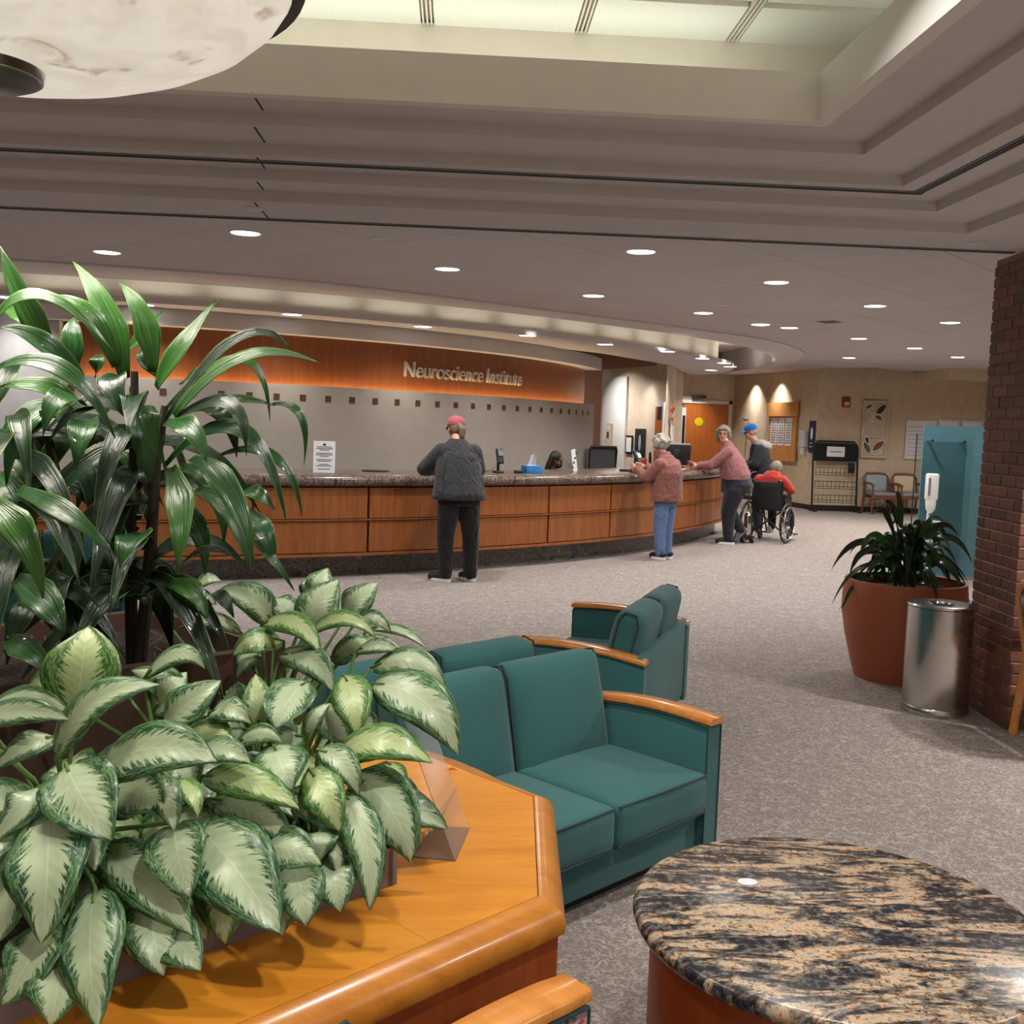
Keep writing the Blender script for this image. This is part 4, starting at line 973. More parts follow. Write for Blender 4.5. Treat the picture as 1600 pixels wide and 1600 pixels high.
def build_bin_and_pot():
    t = thing('trash_can', 'round brushed steel bin beside the brick pillar', 'bin', (2.915, 6.02, 0))
    r, H = .188, .655
    G().lathe([(.001, .0), (r+.004, 0), (r+.006, .012), (r+.002, .045), (r-.002, .05), (.001, .05)], n=64).obj('base_band', M['steel'], t, True, angle=40)
    G().lathe([(r, .05), (r, H-.02), (r-.01, H-.02), (r-.01, .05)], n=64, cap=False).obj('body', M['steel'], t, True, angle=40)
    G().lathe([(r-.004, H-.022), (r+.003, H-.016), (r+.003, H-.004), (r-.006, H), (.07, H-.004), (.062, H-.004), (.06, H-.03), (r-.02, H-.03)], n=64, cap=False).obj('lid', M['dark_steel'], t, True, angle=40)
    G().lathe([(.066, H-.006), (.07, H+.002), (.062, H+.002), (.058, H-.01)], n=40, cap=False).obj('opening_ring', M['chrome'], t, True); G().lathe([(.001, H-.2), (r-.012, H-.2), (r-.012, H-.19), (.001, H-.19)], n=32).obj('liner', M['black'], t)
    G().lathe([(r, H-.018), (r+.004, H-.014), (r+.004, H-.006), (r, H-.002)], n=64, cap=False).obj('rim', M['chrome'], t, True)
    t = thing('terracotta_pot', 'large terracotta planter pot behind the steel bin', 'plant pot', (3.07, 6.88, 0))
    G().lathe([(.001, 0), (.30, 0), (.33, .1), (.38, .3), (.405, .46), (.405, .56), (.395, .66), (.39, .672), (.375, .672), (.375, .6), (.001, .6)], n=64).obj('pot', M['terracotta'], t, True, angle=60)
    G().lathe([(.001, .605), (.376, .6), (.376, .59), (.001, .59)], n=32).obj('soil', M['soil'], t, True)
build_bin_and_pot()

# ================================================================ PENDANT BOWL
def build_pendant():
    t = thing('pendant_bowl', 'huge alabaster bowl pendant lamp hanging over the planter', 'pendant lamp', (-1.06, 2.40, 2.33))
    prof = [(.12, .03), (.20, .036), (.30, .055), (.40, .085), (.50, .125), (.58, .17), (.635, .22), (.665, .27), (.655, .272), (.625, .225), (.57, .18), (.49, .137), (.39, .097), (.29, .068), (.12, .045)]
    G().lathe(prof, n=72, cap=False).obj('bowl', M['alabaster'], t, True, angle=80)
    G().lathe([(.66, .262), (.69, .268), (.70, .30), (.69, .335), (.66, .33), (.655, .29)], n=72, cap=False).obj('rim_band', M['black_metal'], t, True)
    G().lathe([(.001, -.005), (.095, -.004), (.118, .006), (.118, .012), (.001, .014)], n=40).obj('finial_plate', M['dark_steel'], t, True, angle=40)
    G().lathe([(.112, .006), (.124, .01), (.128, .03), (.12, .04), (.108, .03)], n=40, cap=False).obj('finial_ring', M['steel'], t, True)
    for k in range(3):
        a = 2*pi*k/3+.6; G().tube([(.67*cos(a), .67*sin(a), .32), (.05*cos(a), .05*sin(a), 1.02)], .012, 8).obj('hanger_rod', M['black_metal'], t, True)
    G().lathe([(.001, 1.0), (.12, 1.0), (.13, 1.02), (.13, 1.068), (.001, 1.068)], n=32).obj('canopy', M['black_metal'], t, True)
    area_light('bowl_lamp', (-1.06, 2.40, 2.31), 20, .5, (1, .92, .80), (0, 0, 0), 175)
    area_light('bowl_uplight', (-1.06, 2.40, 2.62), 7, .5, (1, .94, .82), (pi, 0, 0), 160)
build_pendant()

# leaf table: base, bend and tip points and blade width, in millimetres
LEAF_A=[(-732,2051,1031,-712,2024,1143,-733,2115,1189,136),
(-730,1946,980,-662,1885,1135,-537,1927,1121,73),
(-925,2030,1008,-790,1923,1087,-703,1931,1050,53),
(-952,2131,997,-816,2022,1106,-733,2021,1035,45),
(-754,1999,995,-772,1917,1021,-854,1950,944,53),
(-633,1910,972,-499,1801,1072,-403,1801,1019,102),
(-694,1894,976,-634,1770,972,-569,1760,892,116),
(-750,1913,930,-712,1803,961,-797,1809,858,75),
(-707,1839,910,-644,1688,887,-646,1653,764,128),
(-629,1955,910,-542,1839,957,-508,1839,916,95),
(-564,1953,926,-491,1826,962,-479,1815,887,58),
(-520,1980,918,-450,1859,952,-448,1854,896,38),
(-495,1875,876,-460,1743,885,-428,1725,809,95),
(-625,1897,820,-503,1751,833,-422,1719,746,89),
(-602,1773,793,-568,1619,770,-531,1578,666,99),
(-677,1754,754,-650,1632,749,-699,1628,672,85),
(-800,1868,830,-715,1720,807,-738,1696,738,72),
(-528,1825,731,-439,1700,746,-402,1694,697,78),
(-624,1948,705,-560,1824,708,-468,1814,639,102),
(-471,1911,724,-432,1806,750,-421,1815,686,46),
(-887,2097,873,-884,1987,887,-928,1994,820,87),
(-724,2028,758,-665,1915,757,-649,1917,670,85),
(-523,1827,768,-487,1703,752,-464,1697,686,91),
(-640,1719,723,-596,1597,724,-609,1592,660,86),
(-811,1945,903,-782,1833,909,-801,1838,837,80)]
LEAF_B=[(-579,2109,984,-530,2052,1052,-466,2111,1084,85),
(-493,2147,1009,-434,2048,1061,-394,2061,1011,54),
(-542,2146,964,-460,2035,1009,-423,2040,979,61),
(-496,2062,955,-421,1952,1004,-373,1956,965,52),
(-642,2200,1069,-542,2113,1176,-504,2135,1102,45),
(-569,2211,1007,-597,2169,1086,-686,2243,1069,62),
(-624,2193,994,-590,2156,1049,-566,2236,1070,81),
(-460,1950,832,-366,1795,840,-281,1751,734,139),
(-355,1942,809,-282,1842,860,-224,1855,811,75),
(-287,1927,788,-252,1809,790,-244,1808,720,90),
(-479,2038,911,-361,1925,959,-276,1924,889,68),
(-460,2033,866,-352,1924,896,-285,1929,820,68),
(-372,2005,830,-331,1915,864,-311,1940,813,49),
(-595,2138,959,-597,2055,979,-631,2087,921,64),
(-424,1935,801,-398,1806,774,-383,1793,692,97),
(-321,1936,758,-303,1825,757,-290,1828,690,86),
(-221,2002,769,-205,1890,760,-192,1894,704,75),
(-865,2307,996,-878,2253,1063,-935,2311,1001,84),
(-724,2301,1015,-704,2194,1074,-746,2201,1006,82),
(-638,2242,969,-554,2157,1034,-502,2186,990,81),
(-551,2123,924,-512,2022,939,-503,2036,875,64)]
LEAF_C=[(-413,2258,940,-415,2223,1012,-433,2308,1051,70),
(-321,2301,1039,-352,2171,1029,-363,2157,971,90),
(-301,2191,937,-288,2146,1014,-257,2215,1013,32),
(-238,2317,1049,-195,2193,1027,-198,2186,951,80),
(-276,2334,982,-265,2226,964,-213,2235,922,67),
(-225,2146,928,-134,2048,1020,-30,2056,938,80),
(-167,2293,1039,-30,2167,1067,21,2152,924,107),
(-179,2375,1057,-62,2275,1140,-10,2283,1027,66),
(-220,2420,1084,-164,2340,1131,-117,2375,1093,38),
(-361,2134,942,-328,2017,945,-305,2017,893,102),
(-444,2178,935,-378,2090,1007,-341,2114,957,42),
(-278,2087,908,-230,1973,901,-205,1976,825,78),
(-266,2129,938,-194,2026,955,-177,2038,875,54),
(-190,2120,885,-89,1994,881,-67,1983,761,112),
(-209,2060,874,-130,1917,839,-138,1892,707,69),
(-315,2085,865,-242,1987,876,-207,2005,813,68),
(-249,2017,813,-237,1928,839,-238,1953,778,57),
(-225,2035,801,-207,1934,812,-202,1948,738,32),
(-130,2198,890,-104,2108,908,-84,2131,844,43),
(-326,2272,923,-346,2195,951,-382,2232,898,55),
(-263,2329,936,-197,2239,980,-143,2263,943,71),
(-305,2228,894,-296,2117,897,-302,2121,820,80)]
LEAF_D=[(-349,2774,1150,-357,2738,1200,-341,2819,1220,71),
(-357,2609,1096,-347,2585,1175,-295,2675,1211,103),
(-279,2686,1111,-247,2640,1174,-198,2710,1202,79),
(-395,2712,1099,-430,2668,1159,-477,2740,1146,66),
(-464,2695,1093,-505,2625,1198,-603,2669,1174,81),
(-540,2657,1074,-588,2566,1148,-676,2586,1095,48),
(-424,2590,1069,-478,2486,1109,-523,2493,1048,62),
(-475,2616,1103,-363,2485,1172,-310,2463,1063,68),
(-356,2588,1087,-255,2491,1191,-182,2499,1099,50),
(-247,2644,1104,-189,2555,1167,-152,2578,1094,38),
(-208,2661,1090,-117,2558,1125,-60,2570,1059,29),
(-414,2538,1045,-311,2410,1085,-269,2395,990,72),
(-295,2579,1023,-246,2522,1088,-181,2578,1077,60),
(-240,2600,1065,-175,2509,1106,-123,2534,1067,35),
(-506,2692,1029,-509,2582,1038,-532,2588,970,64),
(-405,2894,1114,-400,2840,1183,-410,2900,1176,35),
(-750,3014,1113,-697,2946,1180,-662,2992,1150,40),
(-768,3011,1076,-708,2943,1137,-675,2987,1082,47),
(-842,3018,1101,-851,2939,1115,-893,2976,1051,54),
(-860,3016,1073,-809,2930,1100,-790,2960,1048,65)]
LEAF_T=[(-948,2523,1742,-991,2426,1870,-1043,2448,1983,61),
(-803,2563,1704,-812,2516,1866,-934,2592,1976,73),
(-816,2545,1730,-847,2469,1881,-949,2505,1884,59),
(-733,2560,1719,-721,2510,1857,-822,2583,1932,64),
(-720,2536,1682,-663,2491,1781,-582,2567,1900,60),
(-836,2670,1768,-775,2620,1814,-747,2695,1882,35),
(-687,2498,1607,-477,2401,1902,-381,2395,1773,41),
(-659,2467,1617,-492,2354,1821,-306,2338,1744,43),
(-706,2551,1628,-451,2448,1890,-433,2435,1613,33),
(-671,2527,1608,-538,2426,1687,-422,2437,1648,36),
(-429,2438,1651,-321,2353,1671,-347,2382,1514,22),
(-656,2467,1610,-465,2345,1721,-465,2329,1535,49),
(-644,2568,1634,-529,2474,1663,-519,2492,1524,54),
(-667,2426,1602,-563,2301,1614,-542,2292,1520,59),
(-664,2458,1495,-588,2317,1423,-605,2296,1277,71),
(-605,2416,1524,-469,2276,1495,-429,2248,1302,64),
(-702,2540,1491,-461,2417,1744,-381,2372,1380,53),
(-563,2515,1527,-382,2410,1596,-353,2413,1398,33),
(-504,2465,1443,-451,2383,1464,-415,2417,1409,47),
(-611,2491,1446,-487,2354,1451,-451,2327,1272,52),
(-486,2440,1403,-419,2344,1377,-404,2366,1287,55),
(-463,2413,1337,-409,2329,1327,-359,2359,1231,26),
(-725,2448,1336,-713,2329,1366,-738,2323,1275,86),
(-522,2464,1295,-569,2394,1341,-628,2438,1277,22),
(-1033,2383,1807,-931,2355,1965,-774,2414,1748,39),
(-861,2444,1685,-904,2329,1793,-994,2329,1794,62),
(-976,2271,1705,-801,2216,1771,-728,2266,1564,51),
(-901,2509,1721,-898,2464,1791,-911,2540,1844,59),
(-872,2567,1705,-851,2519,1753,-870,2591,1757,40),
(-790,2501,1699,-809,2404,1722,-741,2410,1596,73),
(-866,2460,1636,-884,2345,1696,-908,2336,1563,68),
(-845,2456,1603,-826,2335,1611,-833,2326,1490,71),
(-899,2561,1625,-959,2460,1702,-1056,2473,1669,62),
(-943,2146,1437,-821,2051,1400,-804,2073,1251,70),
(-964,2333,1246,-845,2214,1230,-817,2216,1149,85),
(-966,2349,1443,-824,2229,1427,-717,2225,1325,55),
(-981,2323,1112,-884,2208,1124,-839,2211,1067,65),
(-684,2516,1216,-584,2392,1240,-558,2384,1157,59),
(-572,2509,1199,-529,2417,1209,-511,2441,1151,39),
(-695,2450,1630,-726,2392,1640,-665,2437,1492,58),
(-770,2555,1629,-733,2487,1564,-731,2538,1447,67),
(-678,2589,1492,-541,2497,1501,-552,2517,1315,67),
(-948,2614,1624,-1045,2511,1648,-1056,2504,1438,70),
(-982,2664,1591,-1028,2560,1651,-1111,2565,1525,68),
(-901,2657,1562,-980,2553,1591,-999,2546,1376,74),
(-930,2606,1531,-828,2510,1475,-858,2532,1289,77),
(-1043,2659,1494,-1042,2541,1404,-1026,2538,1253,77),
(-868,2653,1532,-785,2586,1513,-798,2632,1327,73),
(-1054,2771,1622,-904,2648,1577,-833,2640,1405,80),
(-1110,2672,1603,-1052,2550,1503,-953,2544,1378,77),
(-1094,2559,1465,-1010,2464,1406,-976,2488,1291,75),
(-853,2753,1546,-923,2671,1537,-961,2694,1365,81),
(-755,2641,1472,-801,2534,1475,-812,2529,1291,68),
(-992,2648,1400,-901,2525,1310,-916,2526,1180,77),
(-896,2642,1387,-794,2521,1329,-793,2518,1169,77),
(-1048,2592,1292,-1065,2504,1248,-1098,2529,1097,77),
(-1150,2696,1872,-1027,2603,1867,-983,2626,1747,63),
(-1098,2683,1747,-1105,2568,1692,-1128,2571,1586,62),
(-705,2634,1410,-594,2538,1357,-608,2563,1229,56),
(-953,2428,1195,-959,2317,1177,-979,2318,1056,63),
(-732,2609,1709,-772,2556,1763,-778,2618,1778,40),
(-663,2554,1694,-631,2470,1729,-583,2501,1710,45)]
# ================================================================ PLANTER AND PLANTS
def build_planter():
    u0, u1, v0, v1, c = -.07, 2.067, 1.41, 3.30, .46
    zt = .62
    def octo(e): # inset e
        k = c-e*.586 if True else c
        a0, a1, b0, b1 = u0+e, u1-e, v0+e, v1-e
        return [uv2(*p) for p in ((a0+k, b0), (a1-k, b0), (a1, b0+k), (a1, b1-k), (a1-k, b1), (a0+k, b1), (a0, b1-k), (a0, b0+k))]
    t = thing('planter_base', 'large octagonal honey wood base carrying the planters', 'planter base', (*uv2(1.0, 2.35), 0))
    off = (-t.location[0], -t.location[1], 0)
    def add(o): o.location = off; return o
    P = octo(.03)
    names = 8
    for i in range(8):
        a, b = octo(.012)[i], octo(.012)[(i+1) % 8]; a2, b2 = octo(.05)[i], octo(.05)[(i+1) % 8]
        add(G().prism([a, b, b2, a2], .06, .545).obj('side_panel', M['boxwood'], t))
    add(G().prism(octo(.06), 0, .06).obj('plinth', M['black'], t)); add(G().prism(octo(.05), .06, .55).obj('core', M['boxwood'], t))
    # eight rounded nosing strips and the veneered deck inside them
    for i in range(8):
        def ring(k):
            out = []
            for e, z in ((.0, .55), (-.004, .565), (.0, .585), (.012, .603), (.026, .613), (.04, .6195), (.056, .62), (.056, .55)): out.append((*octo(e)[k % 8], z))
            return out
        g = G().loft([ring(i), ring(i+1)]); add(g.obj('nosing', M['nosing'], t, True, angle=60))
    pl = octo(.058)
    A, Bv, Cv, Dv = u0+.058, u1-.058, v0+.058, v1-.058
    def clipu(poly, s, keep):   # cut in the u direction
        out = []; n = len(poly); f = lambda p: (p[0]*UX+p[1]*UY-s)*keep
        for i in range(n):
            p, q = poly[i], poly[(i+1) % n]; a, b = f(p), f(q)
            if a >= 0: out.append(p)
            if (a > 0) != (b > 0): k = a/(a-b); out.append((p[0]+(q[0]-p[0])*k, p[1]+(q[1]-p[1])*k))
        return out
    cuts = [A, .62, 1.28, Bv]
    for a, b in zip(cuts, cuts[1:]):
        q = clipu(clipu(pl, a+.0004, 1), b-.0004, -1)
        add(G().prism(q, .55, .6195).obj('deck_board', M['maple'], t))
    # grey laminate trough for the low plants
    t = thing('trough_planter', 'long grey laminate trough full of variegated plants on the wooden base', 'planter', (*uv2(.76, 2.04), zt), ANG)
    G().b2(-.62, .62, -.33, -.30, 0, .085).obj('front_wall', M['laminate'], t); G().b2(-.62, .62, .31, .34, 0, .085).obj('back_wall', M['laminate'], t)
    for s in (-1, 1): G().b2(s*.62-.012, s*.62+.012, -.33, .34, 0, .085).obj('end_wall', M['laminate'], t)
    g = G(); g.b2(-.60, .60, -.30, .31, .0, .07); g.obj('soil', M['soil'], t)
    # brown square pot for the tall plant
    t = thing('square_pot', 'brown wooden box pot holding the tall strap leaved plant', 'plant pot', (*uv2(1.12, 2.76), zt), ANG)
    for x0, x1, y0, y1 in ((-.42, .42, -.36, -.32), (-.42, .42, .32, .36), (-.42, -.38, -.32, .32), (.38, .42, -.32, .32)): G().b2(x0, x1, y0, y1, 0, .385).obj('side', M['potbrown'], t)
    G().b2(-.38, .38, -.32, .32, 0, .33).obj('soil', M['soil'], t)
    random.seed(11); g = G()
    for k in range(140):
        x, y = random.uniform(-.36, .36), random.uniform(-.3, .3); a = random.uniform(0, 6.28); l = random.uniform(.03, .07)
        g.tube([(x, y, .33), (x+l*.5*cos(a), y+l*.5*sin(a), .33+random.uniform(.01, .03)), (x+l*cos(a), y+l*sin(a), .332)], .0012, 3)
    stuff(g.obj('dry_moss', M['moss'], t))
    # clear acrylic stand on the deck, seen from behind
    t = thing('acrylic_stand', 'clear acrylic leaflet stand on the honey wood deck beside the leaves', 'sign holder', (*uv2(1.615, 1.815), zt), radians(-2))
    R = radians(0)
    p = G()
    # L shaped sheet: foot, leaning panel
    yaw = radians(82)
    def S(pts, w, m, name):
        g = G(); th = .003
        rings = []
        for k, (y, z) in enumerate(pts):
            rings.append((y, z))
        vs = []
        for s in (-w/2, w/2):
            for y, z in rings: vs.append((s, y, z))
            for y, z in rings[::-1]: vs.append((s, y+th, z+th))
        n = len(rings)*2
        g.add(vs, [tuple(range(n-1, -1, -1)), tuple(range(n, 2*n))]+[(i, (i+1) % n, n+(i+1) % n, n+i) for i in range(n)])
        o = g.obj(name, m, t); o.rotation_euler = (0, 0, yaw); return o
    S([(-.05, .0), (.05, .0)], .2, M['acrylic'], 'foot'); S([(-.05, .0), (.085, .335)], .2, M['acrylic'], 'panel'); S([(.05, .0), (-.02, .11)], .2, M['acrylic'], 'brace')
    tag(G().tube([(0, 0, .003), (.02, .004, .008), (.035, 0, .004)], [.001, .004, .001], 5).obj('dry_petal', M['orange_deco'], None, True), 'tiny dry orange petal on the wooden deck near the far edge', 'petal').location = (*uv2(1.96, 2.2), .62)
build_planter()

def leaf_mesh(P0, P1, P2, Wd, kind, seed, mat):
    rnd = random.Random(seed)
    P0, P1, P2 = Vector(P0), Vector(P1), Vector(P2)
    nl, nw = (14, 6) if kind == 'strap' else (14, 8)
    N0 = Vector((rnd.uniform(-.12, .12), -.72, .62+rnd.uniform(-.1, .1))).normalized()
    fold = rnd.uniform(.10, .28) if kind == 'aglao' else rnd.uniform(.12, .35)
    wave = rnd.uniform(.0, .05) if kind == 'aglao' else rnd.uniform(.02, .07)
    ph = rnd.uniform(0, 6.28); tw = rnd.uniform(-.25, .25); asym = rnd.uniform(.92, 1.08)
    g = G(); vs = []; uv = []; fs = []
    L = (P2-P0).length
    for i in range(nl+1):
        t = i/nl
        C = P0*(1-t)**2+P1*(2*t*(1-t))+P2*t*t
        T = ((P1-P0)*(2*(1-t))+(P2-P1)*(2*t)).normalized()
        S = T.cross(N0)
        if S.length < .2: S = T.cross(Vector((0, 0, 1)))
        S.normalize(); N = S.cross(T).normalized()
        S = (S*cos(tw*t)+N*sin(tw*t)).normalized(); N = S.cross(T).normalized()
        if kind == 'strap':
            w = min(1, .40+1.7*t) * (1-max(0, (t-.36)/.64)**1.55)*(1+.05*sin(ph*2+t*15))
            w = max(w, .012)
        else:
            w = (sin(pi*min(1, (t*.97+.03))**.72))**.80 if t < 1 else 0
            w = max(w*1.0, .012)
        for j in range(nw+1):
            s = j/nw*2-1
            x = s*Wd/2*w*(asym if s > 0 else 2-asym)
            dz = abs(s)**1.3*fold*Wd*.5*w - (0 if kind == 'strap' else .10*Wd*w*s*s*s*s)
            dz += wave*Wd*sin(ph+t*(9 if kind == 'strap' else 11)+s*.6)*abs(s)
            if kind != 'strap': dz += .012*Wd*sin(t*46)*(1-abs(s))*min(1, abs(s)*5)
            vs.append(C+S*x+N*(-dz if kind == 'aglao' and seed % 3 == 0 else dz)); uv.append((s/2+.5, t))
    for i in range(nl):
        for j in range(nw):
            k = i*(nw+1)+j; fs.append((k, k+1, k+nw+2, k+nw+1))
    g.add(vs, fs, uv)
    return g.mesh('leaf', mat, True, True, None)
def plant(name, label, cat, crown, leaves, kind, mats, group=None, seed=1, fill=0):
    t = thing(name, label, cat, crown, 0, group)
    cr = Vector(crown); rnd = random.Random(seed)
    g = G()
    L = [([c/1000 for c in l]) for l in leaves]
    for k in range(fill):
        if kind == 'aglao':
            a = rnd.uniform(0, 2*pi); r0 = rnd.uniform(.05, .16); h = rnd.uniform(.04, .20); n = rnd.uniform(.16, .24)
            b = cr+Vector((r0*cos(a), r0*sin(a), h)); e = b+Vector((cos(a), sin(a), 0))*n*.8+Vector((0, 0, rnd.uniform(-.12, .04))); q = (b+e)/2+Vector((0, 0, .06))
            L.append((*b, *q, *e, rnd.uniform(.07, .10)))
        else:
            sx, sy = rnd.choice(((.06, -.06), (.02, -.03), (-.14, -.05), (-.24, -.1))); z = rnd.uniform(.18, .66)
            a = rnd.uniform(0, 2*pi); n = rnd.uniform(.26, .42)
            b = cr+Vector((sx, sy, z)); e = b+Vector((cos(a), sin(a), 0))*n*.75+Vector((0, 0, rnd.uniform(-.28, .0))); q = (b+e)/2+Vector((0, 0, .14))
            L.append((*b, *q, *e, rnd.uniform(.05, .075)))
    for k, v in enumerate(L):
        P0, P1, P2 = Vector(v[0:3]), Vector(v[3:6]), Vector(v[6:9])
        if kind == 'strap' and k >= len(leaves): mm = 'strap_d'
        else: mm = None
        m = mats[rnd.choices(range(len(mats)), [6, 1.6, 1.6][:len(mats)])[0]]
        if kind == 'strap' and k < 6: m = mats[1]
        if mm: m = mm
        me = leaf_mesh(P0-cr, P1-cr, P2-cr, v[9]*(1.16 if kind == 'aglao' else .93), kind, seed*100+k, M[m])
        o = bpy.data.objects.new('leaf', me); COL.objects.link(o); o.parent = t
        so = o.modifiers.new('thickness', 'SOLIDIFY'); so.thickness = .0012
        b = Vector((rnd.uniform(-.05, .05), rnd.uniform(-.05, .05), 0))
        if kind == 'aglao':
            d = (P1-P0).normalized()
            g.tube([b, b*.6+(P0-cr)*.45+Vector((0, 0, .06)), P0-cr-d*.01, P0-cr+d*.03], [.006, .0055, .004, .003], 6)
    if kind == 'aglao': stuff(g.obj('petioles', M['petiole'], t, True))
    return t
def build_plants():
    plant('variegated_plant', 'variegated plant with silver green leaves at the front left of the trough', 'plant', (-.74, 2.02, .69), LEAF_A, 'aglao', ['aglao', 'aglao_y'], 'variegated plants in the trough', 3, 16)
    plant('variegated_plant', 'variegated plant with silver green leaves in the middle of the trough', 'plant', (-.54, 2.18, .69), LEAF_B, 'aglao', ['aglao', 'aglao_y'], 'variegated plants in the trough', 4, 16)
    plant('variegated_plant', 'variegated plant leaning over the deck beside the acrylic stand', 'plant', (-.33, 2.24, .69), LEAF_C, 'aglao', ['aglao', 'aglao_y'], 'variegated plants in the trough', 5, 12)
    plant('variegated_plant', 'highest variegated plant at the back, before the carpet and the woman in the cap', 'plant', (-.44, 2.52, .69), LEAF_D, 'aglao', ['aglao', 'aglao_y'], 'variegated plants in the trough', 6, 10)
    t = plant('tall_strap_leaf_plant', 'tall dark green strap leaved plant in the brown box pot at left', 'plant', (-.80, 2.62, .95), LEAF_T, 'strap', ['strap', 'strap_y', 'strap_d'], None, 9, 46)
    cr = Vector((-.80, 2.62, .95))
    for pts in ([(-.78, 2.61, .95), (-.74, 2.57, 1.3), (-.72, 2.54, 1.5), (-.70, 2.54, 1.64)], [(-.80, 2.63, .95), (-.80, 2.60, 1.3), (-.78, 2.57, 1.55), (-.775, 2.55, 1.72)], [(-.84, 2.62, .95), (-.93, 2.59, 1.3), (-.97, 2.56, 1.5), (-.99, 2.55, 1.62)], [(-.86, 2.6, .95), (-1.0, 2.55, 1.15), (-1.1, 2.5, 1.3), (-1.15, 2.48, 1.45)]):
        G().tube([Vector(p)-cr for p in pts], [.017, .015, .012, .009], 8).obj('stem', M['stem'], t, True)
    # bushy plant in the terracotta pot
    t = thing('potted_strap_plant', 'bushy dark green strap leaved plant in the terracotta pot', 'plant', (3.07, 6.88, .6))
    rnd = random.Random(21)
    specs = []
    for k in range(84):
        a = rnd.uniform(0, 2*pi); h = rnd.uniform(.02, .34); el = rnd.uniform(-.2, 1.2)
        L = rnd.uniform(.22, .46); specs.append((a, h, el, L))
    specs += [(pi*.95, .2, .5, .62), (pi*1.02, .12, .25, .58), (pi*.9, .3, 1.25, .5), (pi*.55, .3, 1.45, .52), (-.2, .25, .6, .5), (-.1, .28, .9, .4)]
    for k, (a, h, el, L) in enumerate(specs):
        b = Vector((.07*cos(a)*rnd.random()*2, .07*sin(a)*rnd.random()*2, h))
        d = Vector((cos(a)*cos(el), sin(a)*cos(el), sin(el))); P1 = b+d*L*.6+Vector((0, 0, .10)); P2 = b+d*L*.95+Vector((rnd.uniform(-.06, .06), rnd.uniform(-.06, .06), -.26*cos(el*.8)*L/.4))
        if P2.z < .04 and hypot(P2.x, P2.y) < .42: P2.z = .04
        me = leaf_mesh(b, P1, P2, rnd.uniform(.038, .066), 'strap', 700+k, M[rnd.choices(['strap', 'strap_y', 'strap_d'], [4, 1, 5])[0]])
        o = bpy.data.objects.new('leaf', me); COL.objects.link(o); o.parent = t
    for x, y in ((0, 0), (.05, .03), (-.05, .04), (.02, -.06)): G().tube([(x, y, 0), (x*1.4, y*1.4, .2), (x*1.6, y*1.6, .36)], [.014, .012, .007], 8).obj('stem', M['stem'], t, True)
# ================================================================ PEOPLE
def head(g, c, yaw=0, pitch=0, s=1.0):
    """skull, jaw, nose, ears; returns the transform from head space (x right, y forward)"""
    R = Matrix.Rotation(yaw, 3, 'Z') @ Matrix.Rotation(pitch, 3, 'X'); C = Vector(c)
    def P(x, y, z): return C+R @ (Vector((x, y, z))*s)
    g.sph(P(0, -.008, .02), (.074*s, .092*s, .10*s), 16, 12, R)
    g.sph(P(0, .022, -.05), (.056*s, .064*s, .066*s), 14, 10, R)
    g.sph(P(0, .06, -.088), (.026*s, .022*s, .022*s), 10, 8, R)
    g.cone(P(0, .084, .012), .009*s, P(0, .102, -.022), .013*s)
    for q in (-1, 1):
        g.sph(P(q*.074, -.006, -.008), (.012*s, .022*s, .032*s), 10, 8, R)
        g.sph(P(q*.036, .058, -.03), (.024*s, .022*s, .024*s), 10, 8, R)
    g.sph(P(0, .078, -.05), (.024*s, .012*s, .012*s), 10, 6, R)
    g.sph(P(0, .074, .034), (.05*s, .014*s, .014*s), 10, 6, R)
    return P, R
def face(P, R, t, s=1.0, glasses=False):
    for q in (-1, 1):
        o = G().sph(P(q*.031, .079, .008), (.013*s, .008*s, .008*s), 10, 8, R).obj('eye', M['eye'], t, True)
    G().sph(P(0, .089, -.052), (.022*s, .006*s, .0065*s), 10, 6, R).obj('lips', M['lips'], t, True)
    if glasses:
        g = G()
        for q in (-1, 1):
            pts = [P(q*.033+.024*cos(a), .098, .006+.018*sin(a)) for a in [2*pi*k/12 for k in range(13)]]; g.tube(pts, .003, 5)
            g.tube([P(q*.057, .096, .008), P(q*.078, .0, .004)], .003, 5)
        g.tube([P(-.009, .1, .008), P(.009, .1, .008)], .003, 5); g.obj('glasses', M['black'], t, True)
def hand(g, w, d, n, side=1, curl=.5, s=1.0):
    """palm, four bent fingers and a thumb; w wrist, d direction, n palm normal"""
    w, d, n = Vector(w), Vector(d).normalized(), Vector(n).normalized(); n = (n-d*n.dot(d)).normalized(); x = d.cross(n)*side
    g.cone(w, .024*s, w+d*.03*s, .026*s)
    for k in range(4): g.cone(w+d*.02*s+x*(-.024+.016*k)*s, .012*s, w+d*.085*s+x*(-.030+.02*k)*s, .0115*s)
    for k, L in enumerate((.068, .078, .074, .056)):
        b = w+d*.088*s+x*(-.030+.02*k)*s; m = b+(d*cos(curl*.5)+n*sin(curl*.5))*L*.5*s; e = m+(d*cos(curl*1.6)+n*sin(curl*1.6))*L*.5*s
        g.cone(b, .0098*s, m, .009*s); g.cone(m, .009*s, e, .0078*s)
    b = w+d*.02*s-x*.03*s; m = b+(d*.6-x*.7+n*.3).normalized()*.04*s; e = m+(d*.9-x*.2+n*.5).normalized()*.03*s
    g.cone(b, .014*s, m, .0115*s); g.cone(m, .0115*s, e, .0095*s)
